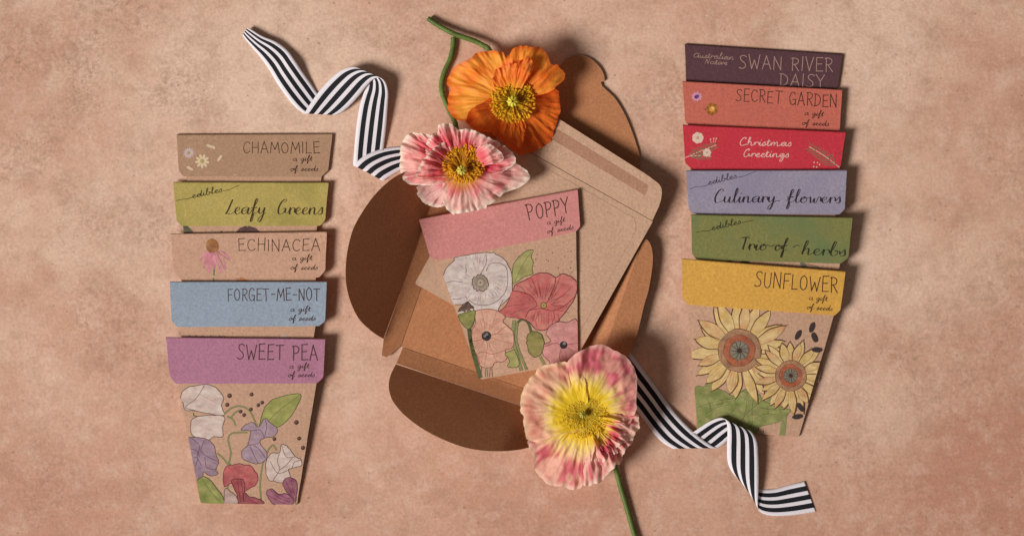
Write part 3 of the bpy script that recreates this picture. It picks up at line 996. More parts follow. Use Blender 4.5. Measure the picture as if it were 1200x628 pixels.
def a_sunflower(k):
    z = zoom(780, 360, 4)
    r = random.Random(3)
    grn = (126, 134, 72)
    leafo = z([(132, 384), (150, 368), (178, 372), (200, 356), (226, 350), (240, 376), (262, 388), (284, 396), (304, 412), (330, 418), (352, 398), (370, 384), (394, 386), (420, 396), (440, 412), (455, 432),
                      (478, 446), (500, 452), (528, 458), (552, 470), (585, 482), (574, 500), (560, 520), (530, 536), (500, 545), (468, 552), (440, 560), (436, 576), (432, 590), (300, 600), (148, 590)])
    k.poly(leafo, (112, 128, 62), (146, 152, 88))
    for i in range(26):      # pooled pigment
        x, y = r.uniform(150, 520), r.uniform(410, 580)
        s = r.uniform(14, 40)
        blob = [(x + math.cos(a * .785) * s * r.uniform(.6, 1.1), y + math.sin(a * .785) * s * .7 * r.uniform(.6, 1.1)) for a in range(8)]
        if y > 400 + abs(x - 330) * .12 and (x < 430 or y < 545):
            k.poly(catmull(z(blob), 3, True), (106, 124, 56) if i % 2 else (136, 146, 80), (150, 156, 92))
    k.line(leafo[:22], .55, (98, 104, 58)); k.line(leafo[21:28], .5, (98, 104, 58))
    for pts in ([(300, 600), (380, 500), (450, 440)], [(150, 470), (240, 440), (330, 425)], [(330, 470), (300, 500), (270, 520)], [(412, 420), (405, 500), (415, 580)],
                [(440, 470), (500, 480), (560, 478)], [(160, 400), (200, 440), (215, 500)], [(190, 500), (240, 470), (300, 455)], [(215, 560), (260, 520), (320, 505)],
                [(350, 560), (372, 500), (380, 440)], [(420, 520), (470, 500), (520, 500)], [(240, 590), (250, 550), (262, 530)]):
        k.line(z(pts), .45, (102, 108, 60)); k.line(z([(a + 4, b + 3) for a, b in pts]), .35, (176, 172, 116))
    k.poly(z([(548, 500), (570, 492), (560, 605), (532, 602)]), (118, 132, 74), (136, 146, 86))
    k.line(z([(548, 505), (534, 602)]), .6, (84, 96, 56)); k.line(z([(570, 495), (559, 605)]), .5, (84, 96, 56))
    k.line(z([(455, 575), (462, 592)]), .6, (96, 66, 44))
    def sun(c, rd, R, n, ph):
        cols = ((224, 190, 126), (212, 174, 102), (220, 182, 110), (210, 158, 106))
        for i in sorted(range(n), key=lambda q: (q % 2, q)):
            a = ph + 2 * math.pi * i / n + r.uniform(-.035, .035)
            l = R * r.uniform(.86, 1.1); w = rd * r.uniform(.23, .3)
            sw = r.uniform(-.1, .1)
            def q(d, s):
                x, y = c[0] + math.cos(a + sw * d / R) * d - math.sin(a) * s, c[1] + math.sin(a + sw * d / R) * d + math.cos(a) * s
                return (x, y)
            out = [q(rd * .9, -w * .5), q(rd + (l - rd) * .4, -w * .95), q(rd + (l - rd) * .8, -w * .5), q(l * .97, -3), q(l * 1.02, r.uniform(-2, 2)), q(l * .96, 3), q(rd + (l - rd) * .78, w * .55), q(rd + (l - rd) * .4, w * .95), q(rd * .9, w * .5)]
            p = catmull(z(out), 4)
            k.poly(p, cols[i % 4], (226, 196, 136))
            k.line(z(out[:5]), 1.4, (98, 60, 40), taper=True)
            k.line(z(out[:3:-1]), .45, (146, 96, 62))
            for s in (-.45, -.1, .3):
                k.line(z([q(rd * 1.05, w * s), q(rd + (l - rd) * r.uniform(.5, .8), w * s * 1.4)]), .35, (176, 128, 74))
        q = z([c])[0]
        for rr, col in ((rd, (112, 74, 52)), (rd * .965, (178, 132, 96)), (rd * .74, (108, 60, 40)), (rd * .71, (176, 92, 58)), (rd * .45, (82, 62, 52)), (rd * .42, (126, 124, 108))):
            k.poly([(q[0] + math.cos(t * .2618) * rr / 4 * r.uniform(.97, 1.03), q[1] + math.sin(t * .2618) * rr / 4 * r.uniform(.97, 1.03)) for t in range(24)], col, tuple(int(v * .88) for v in col))
        for i in range(40):
            a = r.uniform(0, 6.28); d = rd * r.uniform(.76, .95) / 4
            k.disc((q[0] + math.cos(a) * d, q[1] + math.sin(a) * d), .5, (128, 86, 60), 6)
        for i in range(26):
            a = r.uniform(0, 6.28); d = rd * r.uniform(.47, .7) / 4
            k.disc((q[0] + math.cos(a) * d, q[1] + math.sin(a) * d), .5, (140, 66, 42), 6)
        for i in range(11):
            a = i * .571
            k.line([(q[0] + math.cos(a) * rd * .1 / 4, q[1] + math.sin(a) * rd * .1 / 4), (q[0] + math.cos(a + .3) * rd * .4 / 4, q[1] + math.sin(a + .3) * rd * .4 / 4)], .7, (78, 76, 68))
        k.disc(q, rd * .12 / 4, (70, 46, 42), 10)
    sun((346, 203), 103, 240, 25, .1)
    sun((587, 320), 75, 174, 26, .3)
    for c, a in (((620, 130), -1.15), ((685, 95), -1.3), ((697, 142), 1.15), ((708, 200), .1), ((632, 468), .95), ((617, 513), -.1)):
        q = z([c])[0]
        k.disc(q, 6.2, (64, 52, 50), 14, 2.9, a); k.line([(q[0] - math.cos(a) * 4, q[1] - math.sin(a) * 4), (q[0] + math.cos(a) * 4, q[1] + math.sin(a) * 4)], .6, (116, 102, 98))
def outline(k, pts, col, col2, lc=(104, 76, 70), w=.75, n=4, closed=True):
    p = catmull(pts, n, closed)
    p = [(x + .85 * fbm(x * .30, y * .30, 1, 3), y + .85 * fbm(x * .30, y * .30, 8, 3)) for x, y in p]
    k.poly(p, col, col2)
    k.line(p + [p[0]], w * 1.1, tuple(int(c * .88) for c in lc), smooth=False)
def a_sweetpea(k):
    z = zoom(180, 440, 4)
    st, gl = (142, 142, 96), (98, 104, 66)
    for pts in ([(330, 182), (360, 155), (405, 142), (450, 165), (485, 235)], [(345, 190), (372, 205), (386, 235)], [(362, 200), (375, 180), (398, 162)],
                [(350, 420), (362, 360), (350, 300), (368, 270), (440, 265)], [(298, 362), (330, 390), (352, 420)],
                [(505, 600), (500, 500), (515, 400), (540, 345), (560, 325), (578, 350)], [(360, 410), (352, 480), (340, 600)]):
        k.line(z(pts), 2.0, gl); k.line(z(pts), 1.2, st)
    outline(k, z([(498, 240), (506, 190), (535, 130), (590, 100), (690, 86), (668, 150), (630, 205), (578, 242), (540, 225)]), (168, 168, 92), (140, 148, 74), (90, 92, 56))
    k.line(z([(520, 235), (585, 165), (688, 90)]), .6, (108, 112, 62))
    wh, wh2, ol = (222, 204, 192), (204, 180, 172), (112, 84, 78)
    outline(k, z([(126, 96), (150, 62), (200, 45), (262, 42), (305, 68), (328, 108), (318, 140), (330, 188), (262, 178), (205, 166), (150, 160), (138, 130)]), wh, wh2, ol)
    k.line(z([(238, 45), (215, 85), (190, 115), (150, 148), (205, 166)]), .7, ol); k.line(z([(215, 85), (260, 110), (318, 140)]), .35, (150, 120, 112))
    k.line(z([(188, 172), (200, 190), (330, 186)]), 1.3, gl)
    outline(k, z([(172, 240), (185, 200), (240, 186), (330, 192), (322, 240), (326, 285), (285, 284), (258, 300), (215, 292), (182, 280)]), wh, wh2, ol)
    lv, lv2 = (160, 136, 152), (140, 114, 134)
    outline(k, z([(158, 300), (180, 288), (250, 298), (285, 330), (292, 370), (306, 400), (292, 440), (300, 462), (262, 468), (235, 450), (225, 480), (190, 474), (190, 432), (160, 430), (164, 380), (156, 340)]), lv, lv2, ol)
    for pts in ([(178, 292), (215, 330), (205, 380), (225, 420)], [(238, 302), (222, 350), (255, 380), (300, 400)], [(158, 340), (200, 350), (215, 380)], [(164, 390), (205, 385), (195, 430)], [(240, 380), (250, 430), (298, 440)]):
        k.line(z(pts), .7, (98, 72, 92))
    outline(k, z([(408, 255), (440, 225), (470, 222), (492, 240), (524, 200), (548, 222), (582, 250), (560, 285), (520, 292), (498, 312), (530, 360), (526, 392), (490, 412), (450, 402), (418, 390), (415, 352), (440, 325), (450, 285), (455, 258)]), lv, (174, 150, 164), ol)
    for pts in ([(455, 258), (500, 255), (520, 292)], [(440, 325), (470, 322), (498, 312)], [(470, 325), (500, 350), (526, 388)], [(452, 330), (470, 370), (490, 410)], [(524, 205), (530, 240), (520, 285)]):
        k.line(z(pts), .7, (98, 72, 92))
    outline(k, z([(528, 395), (556, 362), (590, 360), (600, 322), (632, 335), (664, 378), (690, 392), (692, 420), (650, 432), (632, 440), (640, 480), (600, 502), (560, 492), (540, 488), (526, 450)]), wh, wh2, ol)
    for pts in ([(590, 360), (580, 400), (590, 440), (560, 490)], [(600, 325), (622, 380), (662, 380)], [(592, 440), (620, 420), (650, 385)], [(545, 400), (575, 450), (600, 455), (635, 440)], [(650, 432), (660, 405), (690, 395)]):
        k.line(z(pts), .7, ol)
    outline(k, z([(332, 520), (326, 490), (328, 455), (336, 432), (350, 420), (372, 418), (400, 412), (426, 418), (450, 418), (468, 436), (485, 460), (490, 480), (484, 500), (470, 518), (455, 526), (440, 534), (420, 545), (398, 530), (368, 500), (350, 512)]), (196, 98, 100), (172, 76, 84), (112, 54, 58), n=2)
    for pts in ([(350, 424), (372, 450), (384, 486)], [(400, 414), (400, 450), (396, 486)], [(450, 420), (430, 455), (414, 486)], [(486, 470), (455, 488), (428, 500)], [(330, 480), (350, 488), (366, 496)]):
        k.line(z(pts), .35, (150, 66, 72))
    outline(k, z([(366, 490), (392, 484), (422, 488), (428, 520), (424, 550), (432, 604), (398, 604), (392, 560), (374, 520)]), (164, 66, 76), (138, 50, 62), (92, 42, 48), n=3)
    outline(k, z([(424, 548), (448, 566), (480, 572), (505, 582), (516, 604), (430, 604)]), (160, 74, 86), (138, 56, 72), (92, 42, 52), n=3)
    for pts in ([(392, 490), (400, 540), (410, 604)], [(410, 490), (416, 530), (420, 570)], [(430, 560), (460, 585), (490, 600)]):
        k.line(z(pts), .5, (104, 44, 52))
    outline(k, z([(335, 530), (360, 540), (390, 570), (392, 604), (336, 604)]), (194, 168, 158), (176, 140, 134), ol)
    outline(k, z([(200, 510), (212, 480), (250, 478), (300, 530), (330, 600), (236, 602), (212, 560)]), (150, 156, 84), (124, 134, 66), (84, 88, 52))
    k.line(z([(225, 480), (270, 545), (320, 600)]), .6, (100, 104, 60))
    outline(k, z([(606, 505), (612, 486), (634, 476), (655, 482), (668, 494), (674, 530), (670, 560), (664, 590), (650, 580), (640, 560), (616, 535)]), (158, 92, 116), (134, 68, 94), (92, 48, 68), n=3)
    outline(k, z([(530, 545), (548, 528), (566, 540), (590, 556), (622, 552), (648, 572), (656, 592), (640, 606), (590, 606), (560, 600), (538, 574)]), (164, 100, 124), (140, 76, 102), (92, 48, 68), n=3)
    for pts in ([(620, 490), (636, 530), (656, 575)], [(645, 484), (652, 520), (662, 560)], [(545, 532), (590, 572), (640, 590)], [(538, 560), (580, 585), (620, 598)], [(560, 540), (600, 565), (645, 578)]):
        k.line(z(pts), .5, (104, 54, 78))
    k.line(z([(652, 580), (664, 592), (668, 604)]), 1.2, (120, 124, 84))
    for x, y, r in ((356, 94, 11), (345, 136, 10), (459, 88, 9.5), (491, 138, 9), (509, 126, 9), (456, 158, 9), (407, 168, 9), (424, 184, 9), (669, 219, 11), (682, 294, 9.5), (566, 297, 9), (700, 338, 10)):
        q = z([(x, y)])[0]
        k.disc(q, r / 4, (86, 56, 50), 12); k.disc((q[0] - .6, q[1] - .6), r / 11, (132, 100, 90), 8)
def a_poppy(k):
    z = zoom(470, 290, 3.927)
    r = random.Random(5)
    ol = (104, 78, 78)
    # leaf, specks
    outline(k, z([(515, 165), (512, 100), (535, 52), (575, 18), (606, 12), (600, 45), (608, 72), (602, 96), (606, 122), (570, 132), (545, 150)]), (172, 168, 104), (148, 148, 84), (98, 96, 62))
    k.line(z([(522, 160), (560, 80), (600, 20)]), .6, (110, 110, 70))
    for i in range(26):
        k.disc(z([(r.uniform(615, 790), r.uniform(-10, 130))])[0], r.uniform(.4, .85), (104, 74, 58), 6)
    # white poppy
    outline(k, z([(200, 165), (195, 130), (212, 90), (245, 60), (250, 46), (330, 30), (410, 22), (462, 45), (500, 92), (512, 150), (508, 215), (480, 248), (452, 275), (446, 302),
                  (420, 285), (340, 292), (330, 268), (262, 262), (225, 262), (222, 235), (208, 200)]), (218, 204, 196), (204, 186, 180), ol)
    for pts in ([(300, 110), (295, 60), (300, 45)], [(390, 30), (392, 70), (375, 105), (365, 125)], [(392, 110), (405, 80), (440, 70), (478, 85), (490, 120), (488, 180), (465, 225), (420, 258), (360, 265), (310, 240), (290, 205), (285, 160), (300, 110)],
                [(200, 165), (240, 155), (285, 160)], [(225, 235), (260, 238), (300, 228)], [(445, 300), (452, 275), (470, 240)]):
        k.line(z(pts), .75, (122, 96, 98))
    for i in range(30):
        a = r.uniform(0, 6.28); d0 = r.uniform(48, 70); d1 = d0 + r.uniform(15, 50)
        k.line(z([(365 + math.cos(a) * d0, 162 + math.sin(a) * d0), (365 + math.cos(a) * d1, 162 + math.sin(a) * d1)]), .35, (176, 154, 152))
    c = z([(365, 162)])[0]
    for i in range(44):
        a = i * .1428; d = r.uniform(8.2, 10.6)
        k.line([(c[0] + math.cos(a) * 5, c[1] + math.sin(a) * 5), (c[0] + math.cos(a) * d, c[1] + math.sin(a) * d)], .6, (126, 104, 84))
        k.disc((c[0] + math.cos(a) * d, c[1] + math.sin(a) * d), .8, (104, 82, 64), 7)
    k.disc(c, 5.2, (150, 132, 110), 14); k.disc(c, 3.6, (176, 160, 140), 12); k.disc(c, 1.2, (110, 92, 76), 8)
    # stems behind
    for pts, w in (([(520, 335), (515, 420), (540, 520), (556, 575)], 3.2), ([(535, 345), (560, 330), (585, 348), (598, 388)], 2.4), ([(535, 345), (530, 430), (560, 520), (582, 570)], 2.2), ([(400, 545), (402, 600)], 2), ([(430, 540), (436, 600)], 2), ([(640, 500), (660, 540), (672, 560)], 2.4)):
        k.line(z(pts), w + .8, (94, 96, 62)); k.line(z(pts), w, (142, 142, 92))
    # red poppy
    rd, rd2 = (200, 98, 96), (184, 80, 82)
    outline(k, z([(456, 292), (480, 270), (495, 240), (512, 200), (530, 170), (580, 145), (632, 118), (680, 120), (712, 138), (735, 122), (775, 130), (806, 160), (806, 210), (790, 250), (745, 310), (712, 345),
                  (660, 380), (615, 372), (585, 340), (540, 325), (490, 318), (462, 308)]), rd, (208, 124, 116), (110, 50, 50), .85)
    k.poly(catmull(z([(512, 200), (560, 205), (600, 225), (625, 265), (590, 290), (572, 322), (520, 322), (470, 308), (495, 250)]), 4, True), rd2, (196, 100, 98))
    for pts in ([(512, 200), (560, 205), (600, 225), (625, 265), (590, 290), (572, 322)], [(590, 290), (640, 280), (700, 290), (760, 262), (802, 222)], [(712, 138), (705, 180), (680, 240), (662, 265)]):
        k.line(z(pts), .8, (112, 50, 52))
    for i in range(120):
        a = r.uniform(-3.0, .35); d0 = r.uniform(30, 70); d1 = d0 + r.uniform(25, 70)
        p = [(655 + math.cos(a) * d * (1.0 if math.cos(a) > 0 else 1.15), 268 + math.sin(a) * d * .95) for d in (d0, d1)]
        k.line(z(p), .3, (152, 66, 68))
    for i in range(20):
        x = r.uniform(600, 730); k.line(z([(x, 300 + r.uniform(-5, 10)), (x + (x - 655) * .12, 330 + r.uniform(0, 25))]), .4, (150, 62, 66))
    q = z([(656, 266)])[0]; k.disc(q, 3.8, (96, 78, 44), 12); k.disc(q, 2.8, (180, 160, 84), 12); k.disc(q, 1.1, (120, 104, 56), 8)
    # peach poppy
    outline(k, z([(335, 300), (370, 285), (420, 285), (462, 300), (480, 320), (470, 345), (510, 380), (520, 420), (512, 460), (478, 472), (490, 500), (468, 525), (430, 530), (415, 550), (370, 550), (350, 500), (325, 440), (328, 380), (345, 340)]),
            (220, 172, 146), (204, 148, 126), (150, 90, 76))
    for pts in ([(330, 430), (365, 425), (392, 410), (440, 395), (485, 360)], [(345, 490), (380, 480), (420, 490), (478, 472)], [(392, 410), (400, 470)]):
        k.line(z(pts), .65, (166, 100, 84))
    for i in range(70):
        a = r.uniform(0, 6.28); d0 = r.uniform(28, 60); d1 = d0 + r.uniform(15, 55)
        k.line(z([(392 + math.cos(a) * d0, 408 + math.sin(a) * d0), (392 + math.cos(a) * d1 * .95, 408 + math.sin(a) * d1)]), .35, (186, 124, 104))
    q = z([(393, 407)])[0]; k.disc(q, 5.8, (58, 50, 52), 14); k.disc((q[0] - 1, q[1] - 1.5), 3.2, (128, 116, 116), 10); k.disc((q[0] + 1.2, q[1] + 1), 1.8, (40, 34, 38), 8)
    for pts in ([(530, 172), (560, 190), (575, 215)], [(600, 142), (615, 175), (630, 230)], [(735, 124), (722, 160), (690, 235)], [(790, 175), (750, 215), (690, 262)], [(640, 290), (620, 330), (625, 365)], [(700, 292), (705, 320), (690, 360)], [(480, 275), (520, 265), (570, 262)], [(500, 310), (540, 290), (590, 275)]):
        k.line(z(pts), .55, (128, 56, 58))
    for pts in ([(370, 290), (380, 330), (388, 375)], [(440, 292), (425, 340), (402, 380)], [(335, 360), (360, 385), (380, 398)], [(505, 390), (460, 398), (415, 402)], [(510, 440), (460, 430), (412, 412)], [(440, 525), (420, 480), (402, 430)], [(385, 545), (390, 500), (394, 470)], [(350, 480), (368, 450), (384, 422)]):
        k.line(z(pts), .5, (176, 112, 94))
    for i in range(60):
        a = r.uniform(0, 6.28); d0 = r.uniform(60, 95); d1 = d0 + r.uniform(12, 40)
        k.line(z([(365 + math.cos(a) * d0, 150 + math.sin(a) * d0), (365 + math.cos(a + .05) * d1, 150 + math.sin(a + .05) * d1)]), .3, (186, 166, 162))
    # leaf by the foot
    outline(k, z([(478, 490), (500, 478), (520, 470), (536, 500), (545, 540), (520, 552), (490, 545), (500, 520)]), (168, 166, 100), (146, 148, 82), (98, 96, 60))
    # pink poppy
    outline(k, z([(652, 490), (655, 450), (690, 430), (668, 400), (680, 365), (720, 342), (760, 345), (812, 338), (815, 480), (812, 540), (700, 545), (680, 520)]), (214, 150, 146), (202, 134, 132), (130, 76, 78))
    for pts in ([(660, 455), (710, 440), (745, 448), (812, 440)], [(745, 448), (730, 490), (735, 530)]):
        k.line(z(pts), .7, (128, 62, 70))
    for i in range(26):
        a = r.uniform(0, 6.28); d0 = r.uniform(22, 40); d1 = d0 + r.uniform(15, 50)
        k.line(z([(748 + math.cos(a) * d0, 448 + math.sin(a) * d0), (748 + math.cos(a) * d1, 448 + math.sin(a) * d1)]), .35, (168, 104, 108))
    q = z([(748, 448)])[0]; k.disc(q, 4.6, (52, 42, 44), 12); k.disc((q[0] + .8, q[1] - 1.8), 1.9, (140, 126, 122), 9)
    # buds and seed head
    outline(k, z([(578, 440), (580, 410), (600, 388), (635, 392), (655, 420), (655, 460), (640, 495), (610, 502), (588, 480)]), (124, 122, 62), (146, 140, 76), (78, 78, 44))
    k.line(z([(312, 365), (322, 440), (345, 530), (366, 600)]), 4.8, (92, 96, 58)); k.line(z([(312, 365), (322, 440), (345, 530), (366, 600)]), 3.8, (140, 146, 88))
    outline(k, z([(264, 308), (300, 300), (338, 290), (338, 330), (326, 362), (310, 376), (292, 362), (270, 335)]), (138, 142, 70), (120, 124, 60), (80, 82, 46))
    outline(k, z([(262, 298), (285, 262), (305, 250), (325, 272), (328, 285), (290, 296)]), (116, 92, 80), (90, 70, 62), (60, 46, 42))
    k.line(z([(262, 302), (300, 292), (330, 284)]), 1.9, (226, 210, 200))
    for i in range(6):
        k.line(z([(306, 252), (268 + i * 11, 292 - i * 1.5)]), .5, (64, 48, 44))
    # grasses along the foot
    for i in range(16):
        x = 372 + i * 12 + r.uniform(-4, 4)
        k.line(z([(x, 596), (x + r.uniform(-6, 6), 560 - r.uniform(0, 18))]), .5, (120, 100, 84))
ART = dict(leafy=a_leafy, echinacea=a_ech, forget=(a_forget, lambda k: a_forget(k, 1)), trio=a_trio, sunflower=a_sunflower, sweetpea=a_sweetpea, poppy=a_poppy)


def stack_profiles(ds):
    """each packet lies on the ones under it: upper hull of what supports it, along the stack"""
    prof = []
    surf = {}
    for d in ds:
        y0 = int(min(d['TL'][1], d['TR'][1])) - 2
        y1 = int(max(p[1] for p in body_outline(d))) + 2
        pts = [(y, surf.get(y, 0.25 * MM)) for y in range(y0, y1 + 1)]
        hull = []
        for p in pts:
            while len(hull) >= 2 and (hull[-1][0] - hull[-2][0]) * (p[1] - hull[-2][1]) - (hull[-1][1] - hull[-2][1]) * (p[0] - hull[-2][0]) >= 0:
                hull.pop()
            hull.append(p)
        def f(y, hull=hull):
            if y <= hull[0][0]:
                return hull[0][1]
            for a, b in zip(hull, hull[1:]):
                if y <= b[0]:
                    return a[1] + (b[1] - a[1]) * (y - a[0]) / (b[0] - a[0])
            return hull[-1][1]
        prof.append(f)
        fb = max(d['CR'][1], d['CL'][1])
        for y in range(y0, y1 + 1):
            surf[y] = f(y) + STACK_T + (0.7 * MM if y < fb + 2 else 0)
    return prof


for ds, grp in ((LEFT, 'seed packets fanned in the left stack'), (RIGHT, 'seed packets fanned in the right stack')):
    pf = stack_profiles(ds)
    for i, (d, f) in enumerate(zip(ds, pf)):
        d['bulge'] = .9 * MM if i == len(ds) - 1 else .35 * MM
        sl = (d['TR'][1] - d['TL'][1]) / (d['TR'][0] - d['TL'][0]); xm = (d['TL'][0] + d['TR'][0]) / 2
        packet(d, (lambda x, y, f=f, sl=sl, xm=xm: f(y)), grp)


# ---------------------------------------------------------------- opened petal-fold box of brown card
A_ = (.947, .32); B_ = (.33, -.945)          # directions of its lower and its left side on the layout grid
SIDE = 207.0
O_ = (470.0, 406.0)


def bx(t, n, o=O_):
    return (o[0] + A_[0] * t + B_[0] * n, o[1] + A_[1] * t + B_[1] * n)


box = thing('petal_fold_box', 'opened brown card box with rounded petal flaps lying under the pale envelope', 'gift box', P(610, 300, 0))
CARD = .45 * MM


def card(name, pts, zf, parent=box, step=8, rad=0, crease=()):
    m = MB()
    sheet(m, round_poly(pts, rad, 3) if rad else pts, zf, lambda x, y: zf(x, y) - CARD, step)
    for a, b in crease:      # scored fold: a low bead pressed up along the hinge
        q = [(a[0] + (b[0] - a[0]) * i / 30, a[1] + (b[1] - a[1]) * i / 30) for i in range(31)]
        m.tube([P(x, y, zf(x, y) + .0 * MM) for x, y in q], .11 * MM, 6)
    return obj(name, m.mesh(name), [M_BOX], parent)


def side_n(x, y, o, outward):
    return (x - o[0]) * outward[0] + (y - o[1]) * outward[1]


ZB = .8 * MM
card('base_panel', [bx(0, 0), bx(0, SIDE), bx(SIDE, SIDE), bx(SIDE, 0)], lambda x, y: ZB, step=12)
OUT = dict(left=(-A_[0], -A_[1]), right=(A_[0], A_[1]), top=B_, bottom=(-B_[0], -B_[1]))
ORG = dict(left=bx(0, 0), right=bx(SIDE, 0), top=bx(0, SIDE), bottom=bx(0, 0))
FOLD = dict(left=(.32, 1.15), bottom=(.38, .92), right=(.70, -.08), top=(.02, .012))   # rise per run: gusset, flap


def fold_z(which):
    o, u, (g, k) = ORG[which], OUT[which], FOLD[which]
    def f(x, y):
        n = side_n(x, y, o, u)
        z = ZB + max(0, min(n, 20)) * S * g
        if n > 20:
            sag = 1.0
            if which == 'bottom':      # pressed down where the flower rests on it
                sag = 1 - .7 * sstep(150, 200, (x - o[0]) * A_[0] + (y - o[1]) * A_[1])
            z += (n - 20) * S * k * (1 - .001 * (n - 20)) * sag
        return z
    return f


g = .4
card('gusset', [bx(-g, 2), bx(-g, SIDE - 4), bx(-20, SIDE - 3), (449.6, 397.5), (447.3, 416.5), (453.5, 418.5), (467, 407.5)], fold_z('left'), crease=[(bx(-1, 4), bx(-1, SIDE - 6)), (bx(-20, 4), bx(-20, SIDE - 6))])
card('gusset', [bx(2, -g), (471, 410), (464.5, 425.5), bx(SIDE - 4, -20), bx(SIDE - 2, -g)], fold_z('bottom'), crease=[(bx(4, -1), bx(SIDE - 6, -1))])
card('gusset', [bx(SIDE + g, 2), bx(SIDE + 20, 2), bx(SIDE + 20, SIDE - 2), bx(SIDE + g, SIDE - 2)], fold_z('right'))
card('gusset', [bx(2, SIDE + g), bx(2, SIDE + 20), bx(SIDE - 2, SIDE + 20), bx(SIDE - 2, SIDE + g)], fold_z('top'))


def dense(pts, n=120):
    return resample(catmull(pts, 10), n)


card('petal_flap', dense([(449.4, 397), (441, 392), (433, 386), (421, 374), (412, 357), (406.5, 338), (405, 320), (406, 302), (409, 285), (414, 268), (423, 251), (437, 231), (452, 215.5),
      (467, 205), (484, 198.5), (502, 198.5), (519, 207)]) , fold_z('left'), step=6)
card('petal_flap', dense([(464, 426.5), (457.5, 440), (455.5, 453), (458.5, 466), (464, 475), (475, 487), (495, 502), (520, 515), (545, 524), (570, 528), (595, 528), (616, 525), (634, 518), (650, 507), (659, 492)]), fold_z('bottom'), step=6)
card('petal_flap', dense([(752.2, 284), (757, 280), (762.5, 287), (765, 300), (764, 316), (760, 340), (755, 357), (747, 390), (737.5, 415), (722, 446), (706, 465), (684.6, 478.4)]), fold_z('right'), step=6)
tn = [(SIDE - 1, 21), (SIDE - 3, 48), (193, 88), (181, 107), (169, 122), (157, 135), (142, 147.5), (131, 153), (122, 157)]
tongue = [(119, 161), (122.5, 163.5), (119.5, 170), (112, 177), (102, 182), (91, 184), (80, 181), (72, 172), (68, 163)]
left_arc = [(62, 152), (48, 138), (36, 122), (14, 90), (3, 50), (1, 21)]
ot = ORG['top']
tp = resample(catmull(tn, 6), 50) + resample(catmull(tongue, 6), 36) + resample(catmull(left_arc, 6), 40)
card('petal_flap', [bx(t, n + SIDE) for t, n in tp], fold_z('top'), step=8)

# ---------------------------------------------------------------- pale envelope with its flap open
R_ = (765.0, 259.5)
ea, eb = (-.872, -.489), (-.489, .872)


def en(w, h):
    return (R_[0] + ea[0] * w + eb[0] * h, R_[1] + ea[1] * w + eb[1] * h)


ZE = 4.7 * MM
def ez(x, y):      # its right end rides up on the sprung side wall of the box
    return ZE + 5.2 * MM * max(0.0, min(1.0, (x - 545) / 225)) ** 1.2
env = thing('paper_envelope', 'pale kraft envelope with open gummed flap lying on the brown box', 'envelope', P(640, 280, 0))
env.location.z = ZE
eb_z = lambda x, y: ez(x, y) + .9 * MM + .5 * MM * fbm(x * .012, y * .012, 2)
m = MB(); sheet(m, round_poly([en(0, 0), en(0, 200), en(208, 200), en(208, 0)], [1, 3, 3, 1], 4), eb_z, ez, 10)
ebody = obj('body', m.mesh('body'), [M_ENV], env)
# pasted seams of the pocket: the front panel with its cut, rounded shoulder
pk = round_poly([en(21, 7), en(12, 17), en(11, 193), en(197, 193), en(196, 17), en(187, 7)], [4, 7, 3, 3, 7, 4], 5)
pz = lambda x, y: eb_z(x, y) + .14 * MM
m = MB(); sheet(m, pk, pz, lambda x, y: eb_z(x, y) + .02 * MM, 10)
obj('pocket_panel', m.mesh('pocket_panel'), [M_ENV], env)
fo = round_poly([en(1, -.6), (774.5, 237), (776.5, 219), (760.5, 206.5), (655, 139.5), (600, 104), (574, 112), en(207, -.6)], [1, 9, 9, 9, 0, 8, 8, 1], 6)
def ef_z(x, y):
    n = -((x - R_[0]) * eb[0] + (y - R_[1]) * eb[1])
    return ez(x, y) + .75 * MM + max(0, n) * S * .05
m = MB(); sheet(m, fo, ef_z, lambda x, y: ef_z(x, y) - .3 * MM, 9)
ef = obj('flap', m.mesh('flap'), [M_ENV], env)
m = MB(); sheet(m, round_poly([(760, 217.5), (756, 229.5), (644, 162), (651, 150)], 1.5, 3), lambda x, y: ef_z(x, y) + .05 * MM, lambda x, y: ef_z(x, y) + .005 * MM, 10)
obj('gum_strip', m.mesh('gum_strip'), [M_GUM], ef)

# ---------------------------------------------------------------- the packet in the middle
def poppy_base(x, y):
    d = -((x - 584) * .186 + (y - 240) * -.98)
    return ez(x, y) + 1.9 * MM - max(0, min(1, d / 200)) * .5 * MM
packet(POPPY, poppy_base, 'seed packet on the pale envelope')

# ---------------------------------------------------------------- striped ribbons
def ribbon(label, rows, name='striped_ribbon'):
    """rows: (ax, ay, az, bx, by, bz) - the two selvedges, heights in mm"""
    rr = catmull(rows, 14)
    rr = resample(rr, len(rows) * 14)
    m = MB(); nv = 10
    g, uv = [], []
    Lc = 0; prev = None
    for r in rr:
        a = P(r[0], r[1], max(.25, r[2] * .52) * MM); b = P(r[3], r[4], max(.25, r[5] * .52) * MM)
        mid = (a + b) / 2
        if prev is not None:
            Lc += (mid - prev).length
        prev = mid
        g.append([a.lerp(b, j / nv) for j in range(nv + 1)])
        uv.append([(Lc / .1, j / nv) for j in range(nv + 1)])
    m.grid(g, None, uv, True)
    c = sum((Vector(p) for p in m.v), Vector()) / len(m.v); c.z = 0
    me = m.mesh(name)
    for v in me.vertices:
        v.co -= c
    o = obj(name, me, [M_RIB], None)
    o.location = c
    sd = o.modifiers.new('weave', 'SOLIDIFY'); sd.thickness = .00032; sd.offset = 0
    o['label'] = label; o['category'] = 'ribbon'; o['group'] = 'black and white striped ribbons'
    return o


z = zoom(270, 20, 4)
def zr(f, rows):
    out = []
    for ax, ay, az, bx_, by, bz in rows:
        a, b = f([(ax, ay), (bx_, by)])
        out.append((a[0], a[1], az, b[0], b[1], bz))
    return out


